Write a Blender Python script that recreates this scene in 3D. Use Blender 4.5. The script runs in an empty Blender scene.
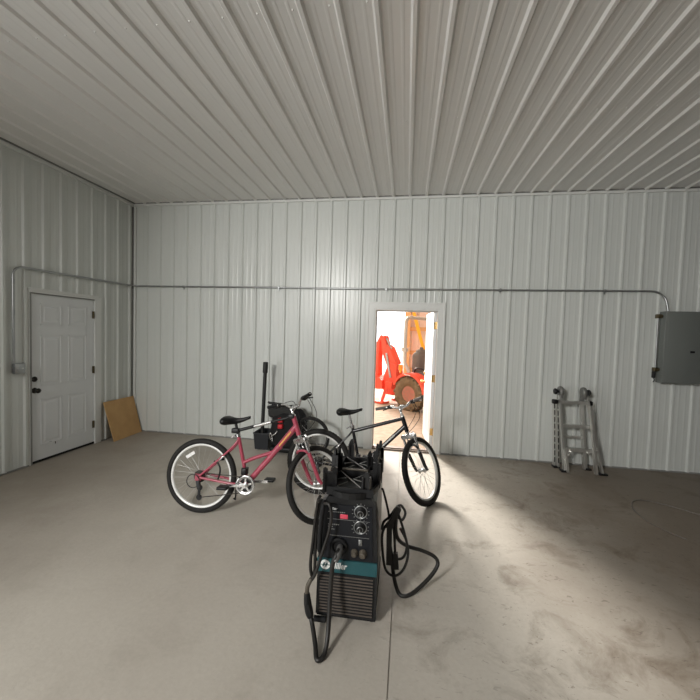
import bpy, bmesh, math, random
from mathutils import Vector, Matrix, Quaternion
random.seed(7)
SC = bpy.context.scene
COL = SC.collection
PI = math.pi
R = math.radians

# ------------------------------------------------------------------ materials
def mat(name, col, rough=0.5, metal=0.0, spec=0.5, noise=None, bump=None, sheen=0):
    m = bpy.data.materials.new(name); m.use_nodes = True
    nt = m.node_tree; b = nt.nodes['Principled BSDF']
    b.inputs['Base Color'].default_value = (*col, 1)
    b.inputs['Roughness'].default_value = rough
    b.inputs['Metallic'].default_value = metal
    b.inputs['Specular IOR Level'].default_value = spec
    tc = None
    if noise or bump:
        tc = nt.nodes.new('ShaderNodeTexCoord')
    if noise:
        sc, amt, col2 = noise
        n = nt.nodes.new('ShaderNodeTexNoise'); n.inputs['Scale'].default_value = sc; n.inputs['Detail'].default_value = 6
        nt.links.new(tc.outputs['Object'], n.inputs['Vector'])
        r = nt.nodes.new('ShaderNodeValToRGB')
        r.color_ramp.elements[0].position = .5 - amt; r.color_ramp.elements[1].position = .5 + amt
        r.color_ramp.elements[0].color = (*col, 1); r.color_ramp.elements[1].color = (*col2, 1)
        nt.links.new(n.outputs['Fac'], r.inputs['Fac']); nt.links.new(r.outputs['Color'], b.inputs['Base Color'])
    if bump:
        sc, st = bump
        n = nt.nodes.new('ShaderNodeTexNoise'); n.inputs['Scale'].default_value = sc; n.inputs['Detail'].default_value = 4
        nt.links.new(tc.outputs['Object'], n.inputs['Vector'])
        bp = nt.nodes.new('ShaderNodeBump'); bp.inputs['Strength'].default_value = st; bp.inputs['Distance'].default_value = .01
        nt.links.new(n.outputs['Fac'], bp.inputs['Height']); nt.links.new(bp.outputs['Normal'], b.inputs['Normal'])
    return m

M = {}
M['liner'] = mat('white_steel_liner', (.61, .635, .61), .30, 0, .5, noise=(.9, .35, (.65, .67, .645)), bump=(.8, .02))
M['liner_left'] = M['liner']
M['ceil'] = mat('white_steel_ceiling', (.72, .71, .69), .29, 0, .5, noise=(.7, .4, (.77, .76, .74)))
M['darkwall'] = mat('unseen_wall_darkened', (.075, .066, .058), .7)  # unseen walls darkened to cut bounced light
M['trim'] = mat('white_trim', (.70, .71, .69), .35)
M['threshold'] = mat('worn_threshold', (.17, .12, .09), .55, .2)
M['trim_dark'] = mat('shadow_gap_trim', (.22, .22, .21), .5)  # dark colour paints the shade of gaps; the weatherstrip shares it
M['doorpaint'] = mat('white_door_paint', (.70, .72, .73), .4, noise=(3, .4, (.73, .745, .75)))
M['black_knob'] = mat('dark_bronze_knob', (.02, .018, .015), .3, .6)
M['bronze'] = mat('hinge_brass', (.12, .095, .055), .4, .7)
M['gold'] = mat('polished_brass', (.75, .52, .22), .25, .9)
M['galv'] = mat('galvanised_conduit', (.36, .37, .37), .32, .8)
M['jbox'] = mat('junction_box_grey', (.17, .175, .18), .4, .4)
M['panelgrey'] = mat('panel_grey_paint', (.165, .178, .168), .42, 0, .5)
M['plywood'] = mat('plywood_face', (.47, .28, .115), .65, 0, .3, noise=(7, .3, (.58, .36, .16)))
M['black'] = mat('black_plastic', (.006, .006, .0065), .45, 0, .4)
M['blackmat'] = mat('black_matt', (.008, .008, .0085), .75, 0, .3)
M['blackpost'] = mat('black_post', (.012, .012, .012), .55)
M['rubber'] = mat('tyre_rubber', (.013, .012, .011), .7, 0, .35, bump=(160, .25))
M['rim'] = mat('bright_rim', (.80, .80, .78), .3, .15)
M['chrome'] = mat('bright_alloy', (.72, .72, .72), .22, .9)
M['alloy'] = mat('brushed_alloy', (.66, .66, .65), .32, .85)
M['spoke'] = mat('steel_spoke', (.55, .55, .54), .35, .8)
M['pink'] = mat('rose_pink_paint', (.37, .058, .092), .28, 0, .6)
M['black_paint'] = mat('black_gloss_paint', (.010, .010, .012), .25, 0, .6)
M['chain'] = mat('dark_chain', (.05, .045, .04), .45, .7)
M['decal_y'] = mat('yellow_orange_decal', (.80, .42, .10), .5)
M['decal_w'] = mat('white_decal', (.72, .72, .70), .5)
M['amber'] = mat('amber_plastic', (.75, .28, .02), .3)
M['reflector'] = mat('white_reflector', (.82, .82, .80), .25)
M['red_tag'] = mat('red_fabric_tag', (.55, .018, .025), .6)
M['fabric'] = mat('black_fabric', (.016, .016, .017), .85, 0, .2, bump=(60, .3))
M['fabric2'] = mat('dark_grey_fabric', (.035, .035, .034), .85, 0, .2, bump=(60, .3))
M['bin'] = mat('black_bin_plastic', (.016, .018, .022), .4)
M['ladder'] = mat('ladder_aluminium', (.72, .72, .69), .30, .8, noise=(9, .3, (.78, .78, .75)))
M['discgrey'] = mat('grey_hinge_cast', (.25, .25, .24), .45, .6)
M['weld_dark'] = mat('welder_dark_enamel', (.008, .0085, .0095), .38, 0, .4, noise=(14, .2, (.016, .016, .0165)))
M['weld_side'] = mat('welder_side_steel', (.10, .10, .10), .36, .35, noise=(9, .3, (.16, .155, .15)))
M['weld_panel'] = mat('welder_control_panel', (.006, .007, .010), .45, 0, .35)
M['rackgrey'] = mat('highlit_plastic_edge', (.12, .12, .115), .4)  # lighter grey paints edge highlights on the rack braces
M['teal'] = mat('teal_band', (.011, .062, .072), .42, noise=(10, .3, (.014, .078, .088)))
M['louver'] = mat('dusty_louver', (.042, .033, .026), .6, 0, .3, noise=(20, .3, (.075, .058, .045)))
M['cable'] = mat('cable_rubber', (.010, .0095, .009), .45, 0, .4, noise=(25, .3, (.022, .020, .018)))
M['dust_brass'] = mat('dusty_connector', (.085, .072, .055), .55, .2)
M['red_lcd'] = mat('red_display', (.62, .07, .11), .25)
M['wire'] = mat('thin_wire_jacket', (.16, .14, .12), .5)
M['tractor_red'] = mat('tractor_red', (.82, .085, .045), .4, 0, .5)
M['tractor_tyre'] = mat('muddy_tyre', (.12, .085, .055), .9, 0, .2, noise=(12, .25, (.25, .17, .10)))
M['tractor_rim'] = mat('tractor_rim_red', (.50, .14, .10), .6, noise=(16, .25, (.28, .16, .11)))
M['rops'] = mat('rops_grey', (.48, .45, .40), .45)
M['seatcover'] = mat('grey_seat_cover', (.17, .145, .13), .85, 0, .2, bump=(9, .5))
M['yellow'] = mat('yellow_paint', (.85, .46, .01), .45)
M['wood'] = mat('pine_lumber', (.66, .40, .18), .7, 0, .3, noise=(6, .35, (.74, .48, .24)))
M['bayliner'] = mat('bay_wall_steel', (.78, .63, .54), .5, noise=(1.2, .4, (.82, .68, .59)))  # pink tint puts warm, overexposed light into the wall colour
M['bayfloor'] = mat('bay_dusty_concrete', (.30, .225, .165), .9, 0, .2, noise=(9, .2, (.42, .32, .24)), bump=(20, .6))
M['gravel'] = mat('pale_gravel', (.62, .57, .50), .95, 0, .1, noise=(14, .3, (.72, .67, .60)))

def floor_material():
    m = bpy.data.materials.new('stained_concrete'); m.use_nodes = True
    nt = m.node_tree; b = nt.nodes['Principled BSDF']; L = nt.links.new
    tc = nt.nodes.new('ShaderNodeTexCoord')
    def noise(scale, detail=6, rough=.6, dist=0, vec=None):
        n = nt.nodes.new('ShaderNodeTexNoise'); n.inputs['Scale'].default_value = scale
        n.inputs['Detail'].default_value = detail; n.inputs['Roughness'].default_value = rough; n.inputs['Distortion'].default_value = dist
        L(vec or tc.outputs['Object'], n.inputs['Vector']); return n
    def ramp(src, p0, p1, c0, c1):
        r = nt.nodes.new('ShaderNodeValToRGB'); e = r.color_ramp.elements
        e[0].position, e[1].position = p0, p1; e[0].color = (*c0, 1); e[1].color = (*c1, 1)
        L(src, r.inputs['Fac']); return r.outputs['Color']
    def mix(mode, fac, a, bb):
        x = nt.nodes.new('ShaderNodeMix'); x.data_type = 'RGBA'; x.blend_type = mode
        x.inputs[0].default_value = fac if isinstance(fac, (int, float)) else 1
        if not isinstance(fac, (int, float)): L(fac, x.inputs[0])
        L(a, x.inputs[6]); L(bb, x.inputs[7]); return x.outputs[2]
    base = ramp(noise(.55, 5, .55).outputs['Fac'], .35, .68, (.455, .418, .368), (.57, .535, .475))
    fine = ramp(noise(38, 4, .7).outputs['Fac'], .3, .75, (.90, .89, .88), (1, 1, 1))
    c = mix('MULTIPLY', 1.0, base, fine)
    # brown dirt stains: stronger on the right; side tints below also paint in dimmer light
    stain = ramp(noise(2.6, 9, .66, .6).outputs['Fac'], .52, .68, (0, 0, 0), (1, 1, 1))
    sep = nt.nodes.new('ShaderNodeSeparateXYZ'); L(tc.outputs['Object'], sep.inputs[0])
    mr = nt.nodes.new('ShaderNodeMapRange'); mr.inputs[1].default_value = 3.6; mr.inputs[2].default_value = 6.2
    mr.inputs[3].default_value = .14; mr.inputs[4].default_value = .85
    L(sep.outputs['X'], mr.inputs[0])
    mul = nt.nodes.new('ShaderNodeMath'); mul.operation = 'MULTIPLY'
    L(stain, mul.inputs[0]); L(mr.outputs[0], mul.inputs[1])
    brown = nt.nodes.new('ShaderNodeRGB'); brown.outputs[0].default_value = (.150, .112, .078, 1)
    c = mix('MIX', mul.outputs[0], c, brown.outputs[0])
    mr3 = nt.nodes.new('ShaderNodeMapRange'); mr3.inputs[1].default_value = 5.0; mr3.inputs[2].default_value = 6.7; mr3.inputs[3].default_value = 0; mr3.inputs[4].default_value = .85
    wob = nt.nodes.new('ShaderNodeMath'); wob.operation = 'MULTIPLY_ADD'; wob.inputs[1].default_value = 2.2; L(noise(.9, 5, .6).outputs['Fac'], wob.inputs[0]); L(sep.outputs['X'], wob.inputs[2])
    sub = nt.nodes.new('ShaderNodeMath'); sub.operation = 'SUBTRACT'; sub.inputs[1].default_value = 1.1; L(wob.outputs[0], sub.inputs[0]); L(sub.outputs[0], mr3.inputs[0])
    tan_ = nt.nodes.new('ShaderNodeRGB'); tan_.outputs[0].default_value = (.165, .130, .096, 1)
    c = mix('MIX', mr3.outputs[0], c, tan_.outputs[0])  # brown dirt tint that also paints dimmer light on the right
    mr4 = nt.nodes.new('ShaderNodeMapRange'); mr4.inputs[1].default_value = 2.3; mr4.inputs[2].default_value = .3; mr4.inputs[3].default_value = 0; mr4.inputs[4].default_value = .62; L(sub.outputs[0], mr4.inputs[0])
    c = mix('MIX', mr4.outputs[0], c, tan_.outputs[0])  # same tint: dirt by the left wall plus painted dimmer light
    # scuffs: short stretched flecks
    for rot, sx, sy, thr in ((.5, 6, 14, .69), (-.9, 8, 17, .69), (.9, 17, 34, .645), (-.6, 18, 36, .648), (2.1, 9, 22, .67)):
        mp = nt.nodes.new('ShaderNodeMapping'); mp.inputs['Rotation'].default_value = (0, 0, rot); mp.inputs['Scale'].default_value = (sx, sy, 1)
        L(tc.outputs['Object'], mp.inputs['Vector'])
        s = ramp(noise(1, 4, .62, .9, mp.outputs['Vector']).outputs['Fac'], thr, thr + .03, (0, 0, 0), (.42, .42, .42))
        m2 = nt.nodes.new('ShaderNodeMath'); m2.operation = 'MULTIPLY'; L(s, m2.inputs[0])
        mr2 = nt.nodes.new('ShaderNodeMapRange'); mr2.inputs[1].default_value = 4.0; mr2.inputs[2].default_value = 5.2
        mr2.inputs[3].default_value = .12; mr2.inputs[4].default_value = 1.0; L(sep.outputs['X'], mr2.inputs[0]); L(mr2.outputs[0], m2.inputs[1])
        dk = nt.nodes.new('ShaderNodeRGB'); dk.outputs[0].default_value = (.10, .075, .055, 1)
        c = mix('MIX', m2.outputs[0], c, dk.outputs[0])
    L(c, b.inputs['Base Color'])
    b.inputs['Roughness'].default_value = .55; b.inputs['Specular IOR Level'].default_value = .35
    bp = nt.nodes.new('ShaderNodeBump'); bp.inputs['Strength'].default_value = .12; bp.inputs['Distance'].default_value = .01
    L(noise(30, 5).outputs['Fac'], bp.inputs['Height']); L(bp.outputs['Normal'], b.inputs['Normal'])
    return m
M['floor'] = floor_material()

# ------------------------------------------------------------------ mesh builder
class MB:
    def __init__(s): s.v, s.f, s.sm, s.mi = [], [], [], []; s.cur = 0
    def add(s, vs, fs, smooth=False, T=None):
        o = len(s.v)
        s.v += [tuple((T @ Vector(p)) if T else p) for p in vs]
        s.f += [tuple(o + i for i in f) for f in fs]
        s.sm += [smooth] * len(fs); s.mi += [s.cur] * len(fs); return s
    def box(s, lo, hi, T=None):
        x0, y0, z0 = lo; x1, y1, z1 = hi
        v = [(x0,y0,z0),(x1,y0,z0),(x1,y1,z0),(x0,y1,z0),(x0,y0,z1),(x1,y0,z1),(x1,y1,z1),(x0,y1,z1)]
        return s.add(v, [(0,3,2,1),(4,5,6,7),(0,1,5,4),(1,2,6,5),(2,3,7,6),(3,0,4,7)], False, T)
    def rbox(s, lo, hi, r=.01, seg=3, T=None):
        bm = bmesh.new(); bmesh.ops.create_cube(bm, size=1)
        for v in bm.verts: v.co = Vector([(lo[i] + hi[i]) / 2 + v.co[i] * (hi[i] - lo[i]) for i in range(3)])
        bmesh.ops.bevel(bm, geom=bm.edges[:], offset=r, segments=seg, profile=.5, affect='EDGES')
        return s.bm(bm, True, T)
    def bm(s, bm, smooth=True, T=None):
        bm.verts.index_update()
        s.add([tuple(v.co) for v in bm.verts], [tuple(v.index for v in f.verts) for f in bm.faces], smooth, T); bm.free(); return s
    def tube(s, pts, r, n=10, cap=True, T=None, closed=False, flat=1.0, up=None):
        P = [Vector(p) for p in pts]; k = len(P); rs = r if isinstance(r, (list, tuple)) else [r] * k
        tang = []
        for i in range(k):
            a = P[(i - 1) % k] if (closed or i > 0) else P[i]; b = P[(i + 1) % k] if (closed or i < k - 1) else P[i]
            tang.append((b - a).normalized())
        t0 = tang[0]; nrm = Vector(up) if up else (Vector((0, 0, 1)) if abs(t0.z) < .9 else Vector((1, 0, 0)))
        nrm = (nrm - t0 * nrm.dot(t0)).normalized(); vs, fs = [], []
        for i in range(k):
            if i:
                q = tang[i - 1].rotation_difference(tang[i]); nrm = (q @ nrm); nrm = (nrm - tang[i] * nrm.dot(tang[i])).normalized()
            bi = tang[i].cross(nrm)
            for j in range(n):
                a = 2 * PI * j / n; vs.append(P[i] + nrm * (math.cos(a) * rs[i]) + bi * (math.sin(a) * rs[i] * flat))
        for i in range(k if closed else k - 1):
            for j in range(n):
                a, b = i * n + j, i * n + (j + 1) % n; c, d = ((i + 1) % k) * n + (j + 1) % n, ((i + 1) % k) * n + j
                fs.append((a, b, c, d))
        s.add(vs, fs, True, T)
        if cap and not closed:
            s.add(vs[:n], [tuple(range(n))[::-1]], False, T); s.add(vs[-n:], [tuple(range(n))], False, T)
        return s
    def bar(s, a, b, w, h, up=(0, 0, 1), T=None):
        a, b = Vector(a), Vector(b); t = (b - a).normalized(); u = Vector(up); u = (u - t * u.dot(t)).normalized(); w_ = t.cross(u)
        v = []
        for p in (a, b):
            for sx, sy in ((-1,-1),(1,-1),(1,1),(-1,1)): v.append(p + w_ * (sx * w / 2) + u * (sy * h / 2))
        return s.add(v, [(0,3,2,1),(4,5,6,7),(0,1,5,4),(1,2,6,5),(2,3,7,6),(3,0,4,7)], False, T)
    def lathe(s, prof, c=(0, 0, 0), axis=(0, 0, 1), n=24, T=None, cap=True):
        ax = Vector(axis).normalized(); q = Vector((0, 0, 1)).rotation_difference(ax); c = Vector(c); vs, fs = [], []
        for (r, h) in prof:
            for j in range(n):
                a = 2 * PI * j / n; vs.append(c + q @ Vector((r * math.cos(a), r * math.sin(a), h)))
        for i in range(len(prof) - 1):
            for j in range(n):
                fs.append((i*n+j, i*n+(j+1)%n, (i+1)*n+(j+1)%n, (i+1)*n+j))
        s.add(vs, fs, True, T)
        if cap:
            s.add(vs[:n], [tuple(range(n))[::-1]], False, T); s.add(vs[-n:], [tuple(range(n))], False, T)
        return s
    def ring(s, prof, c, axis, n=48, T=None, mod=None):
        """closed profile of (radius, offset along axis), swept round the axis; mod(i, j) scales radius"""
        ax = Vector(axis).normalized(); q = Vector((0, 0, 1)).rotation_difference(ax); c = Vector(c); m = len(prof); vs, fs = [], []
        for i in range(n):
            a = 2 * PI * i / n
            for j, (r, h) in enumerate(prof):
                rr = r + (mod(i, j) if mod else 0); vs.append(c + q @ Vector((rr * math.cos(a), rr * math.sin(a), h)))
        for i in range(n):
            for j in range(m):
                fs.append((i*m+j, ((i+1)%n)*m+j, ((i+1)%n)*m+(j+1)%m, i*m+(j+1)%m))
        return s.add(vs, fs, True, T)
    def prism(s, poly, axis, lo, hi, T=None, smooth=False):
        """poly: 2-D points in the plane normal to axis (0: y,z  1: x,z  2: x,y), from lo to hi"""
        n = len(poly)
        def P(p, h): return {0: (h, p[0], p[1]), 1: (p[0], h, p[1]), 2: (p[0], p[1], h)}[axis]
        v = [P(p, lo) for p in poly] + [P(p, hi) for p in poly]
        f = [tuple(range(n)), tuple(range(2*n-1, n-1, -1))] + [(i, i+n, (i+1)%n+n, (i+1)%n) for i in range(n)]
        return s.add(v, f, smooth, T)
    def build(s, name, material, parent=None, fix=True):
        me = bpy.data.meshes.new(name); me.from_pydata([tuple(p) for p in s.v], [], s.f)
        mats = material if isinstance(material, (list, tuple)) else [material]
        for m in mats: me.materials.append(m)
        for p, sm, mi in zip(me.polygons, s.sm, s.mi): p.use_smooth = sm; p.material_index = mi
        if fix:
            bm = bmesh.new(); bm.from_mesh(me); bmesh.ops.recalc_face_normals(bm, faces=bm.faces[:]); bm.to_mesh(me); bm.free()
        me.update()
        o = bpy.data.objects.new(name, me); COL.objects.link(o)
        if parent: o.parent = parent
        return o

def smooth_path(pts, n=8, closed=False):
    P = [Vector(p) for p in pts]; k = len(P); out = []
    rng = range(k if closed else k - 1)
    for i in rng:
        g = lambda j: P[j % k] if closed else P[max(0, min(k - 1, j))]
        p0, p1, p2, p3 = g(i - 1), g(i), g(i + 1), g(i + 2)
        for j in range(n):
            t = j / n
            out.append(.5 * ((2*p1) + (p2-p0)*t + (2*p0-5*p1+4*p2-p3)*t*t + (3*p1-p0-3*p2+p3)*t**3))
    if not closed: out.append(P[-1])
    return out

def tag(o, label=None, cat=None, group=None, kind=None):
    if label: o['label'] = label
    if cat: o['category'] = cat
    if group: o['group'] = group
    if kind: o['kind'] = kind
    return o
def empty(name, loc=(0, 0, 0), mtx=None):
    o = bpy.data.objects.new(name, None); COL.objects.link(o); o.empty_display_size = .1
    if mtx is not None: o.matrix_world = mtx
    else: o.location = loc
    return o
def text(body, size, mtx, name, material, parent=None, shear=0, bold=0, width=1.0):
    cu = bpy.data.curves.new('lettering', 'FONT'); cu.body = body; cu.size = size; cu.extrude = .0006; cu.shear = shear; cu.offset = bold
    cu.align_x = 'LEFT'; cu.align_y = 'CENTER'
    t = bpy.data.objects.new('lettering', cu); COL.objects.link(t)
    bpy.context.view_layer.update()
    me = bpy.data.meshes.new_from_object(t.evaluated_get(bpy.context.evaluated_depsgraph_get()))
    bpy.data.objects.remove(t); bpy.data.curves.remove(cu)
    me.transform(mtx @ Matrix.Diagonal((width, 1, 1, 1))); me.materials.clear(); me.materials.append(material)
    o = bpy.data.objects.new(name, me); COL.objects.link(o)
    if parent: o.parent = parent
    return o

# ------------------------------------------------------------------ the room
H = 3.6365; W = 9.4; D = -9.8; SP = .2286
def rib_profile(s0, s1, phase):
    pts = []
    k0 = int((s0 - phase) / SP) - 2; k1 = int((s1 - phase) / SP) + 2
    for k in range(k0, k1 + 1):
        c = phase + k * SP
        pts += [(c-.027, 0), (c-.012, .019), (c+.012, .019), (c+.027, 0)]
        for d in (.076, .152):
            pts += [(c+d-.014, 0), (c+d-.006, .0016), (c+d+.006, .0016), (c+d+.014, 0)]
    pts.sort()
    def h(s):
        for (a, ha), (b, hb) in zip(pts, pts[1:]):
            if a <= s <= b: return ha + (hb - ha) * (s - a) / max(b - a, 1e-9)
        return 0
    return [(s0, h(s0))] + [p for p in pts if s0 < p[0] < s1] + [(s1, h(s1))]
def ribbed(mb, s0, s1, t0, t1, phase, put):
    """put(s, t, h) -> point"""
    pr = rib_profile(s0, s1, phase); vs, fs = [], []
    for s, h in pr: vs += [put(s, t0, h), put(s, t1, h)]
    for i in range(len(pr) - 1): fs.append((2*i, 2*i+2, 2*i+3, 2*i+1))
    mb.add(vs, fs)
# door openings (clear), measured from the photograph's perspective
BX0, BX1, BZ = 3.895, 4.805, 2.05       # back wall doorway
LY0, LY1, LZ = -1.635, -.725, 2.06     # left wall door
OY0, OY1, OZ = -9.0, -5.4, 2.7         # unseen opening added in the left wall to let light in

mb = MB(); put = lambda s, t, h: (s, -h, t); ph = 3.672
ribbed(mb, 0, BX0, 0, H, ph, put); ribbed(mb, BX0, BX1, BZ, H, ph, put); ribbed(mb, BX1, W, 0, H, ph, put)
mb.box((-.15, .012, -.02), (BX0, .13, H)); mb.box((BX0, .012, BZ), (BX1, .13, H)); mb.box((BX1, .012, -.02), (W + .15, .13, H))
tag(mb.build('wall_back', M['liner'], fix=False), 'white ribbed steel back wall with a doorway', kind='structure')
mb = MB(); put = lambda s, t, h: (h, s, t); ph = -.085
ribbed(mb, D, OY0, 0, H, ph, put); ribbed(mb, OY0, OY1, OZ, H, ph, put); ribbed(mb, OY1, LY0, 0, H, ph, put)
ribbed(mb, LY0, LY1, LZ, H, ph, put); ribbed(mb, LY1, 0, 0, H, ph, put)
for a, b, z in ((D - .15, OY0, -.02), (OY0, OY1, OZ), (OY1, LY0, -.02), (LY0, LY1, LZ), (LY1, .012, -.02)):
    mb.box((-.15, a, z), (-.012, b, H))
tag(mb.build('wall_left', M['liner_left'], fix=False), 'white ribbed steel left wall with a closed door', kind='structure')
mb = MB(); ribbed(mb, D, 0, 0, H, -.05, lambda s, t, h: (W - h, s, t)); mb.box((W + .012, D - .15, -.02), (W + .15, .13, H))
tag(mb.build('wall_right', M['darkwall'], fix=False), 'unseen ribbed right wall, darkened to cut bounced light', kind='structure')
mb = MB(); ribbed(mb, 0, W, 0, H, .05, lambda s, t, h: (s, D + h, t)); mb.box((-.15, D - .15, -.02), (W + .15, D - .012, H))
tag(mb.build('wall_front', M['darkwall'], fix=False), 'unseen wall behind the viewer, darkened to cut bounced light', kind='structure')
mb = MB(); ribbed(mb, 0, W, D, 0, 3.655, lambda s, t, h: (s, t, H - h)); mb.box((-.15, D - .15, H + .012), (W + .15, .13, H + .12))
for k in range(-15, 26):                                   # screw heads in rows beside the ribs
    for y in (-.6, -1.82, -3.04, -4.26):
        x = 3.655 + k * SP - .055
        if .05 < x < W - .05: mb.lathe([(.007, 0), (.006, .004), (.002, .006)], (x, y, H), (0, 0, -1), 8)
tag(mb.build('ceiling', M['ceil'], fix=False), 'white ribbed steel ceiling', kind='structure')
# floor with a sawn joint running to the doorway
mb = MB(); jx0, jx1 = 4.328, 4.334
mb.box((-.15, D - .15, -.15), (jx0, .13, 0)); mb.box((jx1, D - .15, -.15), (W + .15, .13, 0)); mb.box((jx0, D - .15, -.15), (jx1, .13, -.012))
tag(mb.build('floor', M['floor']), 'stained grey brown concrete floor with one saw joint', kind='structure')

# trims, with dark strips painting the shade in gaps
def trim(name, boxes, m, lab):
    b = MB()
    for lo, hi in boxes: b.box(lo, hi)
    tag(b.build(name, m), lab, kind='structure')
trim('trim_1', [((0, -.032, H - .044), (W, .01, H - .014))], M['trim'], 'white trim strip along the top of the back wall')
trim('trim_2', [((0, D, H - .050), (.034, -.03, H - .016))], M['trim'], 'white trim strip along the top of the left wall')
trim('gap_shade_top', [((.034, D, H - .014), (.052, -.03, H)), ((.0, -.034, H - .014), (W, -.024, H))], M['trim_dark'], 'dark strip standing for the shaded gap between wall trim and ceiling')
trim('gap_shade_corner', [((.0, -.034, .0), (.020, -.002, H - .06))], M['trim_dark'], 'dark strip standing for the shaded corner gap between left and back walls')
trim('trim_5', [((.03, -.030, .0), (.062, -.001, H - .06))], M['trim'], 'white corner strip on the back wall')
trim('gap_shade_back', [((.02, -.021, .0), (BX0 - .10, -.001, .016)), ((BX1 + .10, -.021, .0), (W, -.001, .016))], M['trim_dark'], 'dark strip standing for the shaded gap at the foot of the back wall')  # dark strip paints the shade under the wall edge
trim('gap_shade_left', [((.001, OY1, .0), (.021, LY0 - .03, .016)), ((.001, LY1 + .10, .0), (.021, -.03, .016))], M['trim_dark'], 'dark strip standing for the shaded gap at the foot of the left wall')

# ---- door_1 (closed, left wall)
def six_panel(mb, w, h, t, side_both=True, mo=.0045):
    """door slab, origin at hinge-bottom corner, x along width, y thickness 0..t, raised panels on both faces"""
    mb.box((0, 0, 0), (w, t, h))
    cols = ((.12 * w / .9, .40 * w / .9), (.50 * w / .9, .78 * w / .9))
    for c0, c1 in cols:
        for z0, z1 in ((.17, .74), (.90, 1.52), (1.64, 1.90)):
            for y, d in ((0, -1), (t, 1)):
                if d > 0 and not side_both: continue
                fr = .012                                       # moulded border then a raised field
                e = mo * d
                for a0, a1, b0, b1 in ((c0, c1, z0, z0+fr), (c0, c1, z1-fr, z1), (c0, c0+fr, z0, z1), (c1-fr, c1, z0, z1)):
                    mb.box((a0, min(y, y+e), b0), (a1, max(y, y+e), b1))
                i = .035
                v = [(c0+i, y, z0+i), (c1-i, y, z0+i), (c1-i, y, z1-i), (c0+i, y, z1-i),
                     (c0+i+.02, y+e, z0+i+.02), (c1-i-.02, y+e, z0+i+.02), (c1-i-.02, y+e, z1-i-.02), (c0+i+.02, y+e, z1-i-.02)]
                mb.add(v, [(4,5,6,7), (0,1,5,4), (1,2,6,5), (2,3,7,6), (3,0,4,7)])
def hinge_mb(c, axis_y, n=1):
    b = MB(); b.tube([(c[0], c[1], c[2]-.05), (c[0], c[1], c[2]+.05)], .008, 8); return b
d1 = empty('door_1', (0, LY0, 0)); tag(d1, 'closed white six panel door in the left wall', kind='structure')
b = MB()                                                   # hinge side nearer the corner
six_panel(b, .868, 2.022, .044, False)
b.v = [(-.002 - p[1], (-.75 - LY0) - p[0], p[2] + .03) for p in b.v]
slab = b.build('slab', M['doorpaint'], d1)
b = MB()                                                   # jambs and head
b.box((-.12, -.012, 0), (.014, .014, LZ - .012)); b.box((-.12, LY1 - LY0 - .018, 0), (.020, LY1 - LY0 + .085, LZ - .012)); b.box((-.12, -.012, LZ - .012), (.024, LY1 - LY0 + .085, LZ + .02)); b.box((-.12, .014, LZ - .03), (-.05, LY1 - LY0 - .018, LZ - .012)); b.box((-.015, -.025, 0), (.004, -.012, LZ + .02))
b.box((.0, -.016, LZ + .02), (.034, LY1 - LY0 + .02, LZ + .042))
b.build('door_frame', M['trim'], d1)
b = MB(); b.box((-.11, .0, -.004), (-.02, LY1 - LY0, .018)); b.build('threshold', M['blackmat'], d1)
b = MB(); b.box((-.02, .0, .004), (.004, LY1 - LY0 - .02, .030)); b.build('sweep', M['blackmat'], d1)
b = MB(); b.box((-.004, -.004, 0), (.0165, .015, LZ - .012)); b.box((-.003, .014, LZ - .026), (.012, LY1 - LY0 - .018, LZ - .012)); b.build('weatherstrip', M['trim_dark'], d1)
for z in (1.831, 1.062, .283):
    b = MB(); b.tube([(.012, .875, z - .05), (.012, .875, z + .05)], .010, 8); b.box((-.001, .862, z - .05), (.006, .892, z + .05)); b.build('hinge', M['bronze'], d1)
kx = -1.578 - LY0
b = MB(); b.lathe([(.034, 0), (.034, .006), (.012, .010), (.012, .035), (.026, .042), (.031, .055), (.026, .068), (.010, .073)], (-.002, kx, .885), (1, 0, 0), 20); b.build('knob', M['black_knob'], d1)
b = MB(); b.lathe([(.033, 0), (.033, .008), (.022, .022), (.020, .024)], (-.002, kx, 1.02), (1, 0, 0), 20); b.bar((.024, kx, 1.005), (.024, kx, 1.035), .008, .012, (1, 0, 0)); b.build('deadbolt', M['black_knob'], d1)
b = MB(); b.box((-.0015, .20, .36), (.0004, .212, .40)); b.box((-.0015, .212, .345), (.0004, .228, .365)); b.box((-.0015, .24, .20), (.0004, .266, .216)); b.box((-.0015, .31, .17), (.0004, .320, .20))
b.build('scuff_mark', M['blackmat'], d1)

# ---- door_2 (open doorway in the back wall)
d2 = empty('door_2', (BX0, 0, 0)); tag(d2, 'open white door and its frame in the back wall', kind='structure')
w2 = BX1 - BX0
b = MB()
b.box((-.012, -.012, 0), (.018, .16, BZ - .018)); b.box((w2 - .018, -.012, 0), (w2 + .012, .16, BZ - .018)); b.box((-.012, -.012, BZ - .018), (w2 + .012, .16, BZ + .012))
b.box((.018, .075, 0), (.032, .11, BZ - .034)); b.box((.018, .075, BZ - .034), (w2 - .018, .11, BZ - .018))
b.build('door_frame', M['trim'], d2)
b = MB()                                                   # casing with a stepped profile
for x0, x1, z0, z1 in ((-.085, -.008, 0, BZ + .008), (w2 + .008, w2 + .062, 0, BZ + .008), (-.085, w2 + .062, BZ + .008, BZ + .077)):
    b.box((x0, -.024, z0), (x1, -.002, z1))
for x0, x1, z0, z1 in ((-.105, -.085, 0, BZ + .097), (w2 + .062, w2 + .080, 0, BZ + .097), (-.085, w2 + .062, BZ + .077, BZ + .097)):
    b.box((x0, -.034, z0), (x1, -.002, z1))
b.build('casing', M['trim'], d2)
b = MB(); b.box((.018, -.01, .0), (w2 - .018, .15, .018)); b.box((.018, .03, .018), (w2 - .018, .06, .030)); b.build('threshold', M['threshold'], d2)
leaf = MB(); six_panel(leaf, .87, 2.01, .044)
La = R(93.5); ca, sa = math.cos(La), math.sin(La)
hx, hy = w2 - .022, .115                                   # hinge corner; leaf swung away into the next bay
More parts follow.
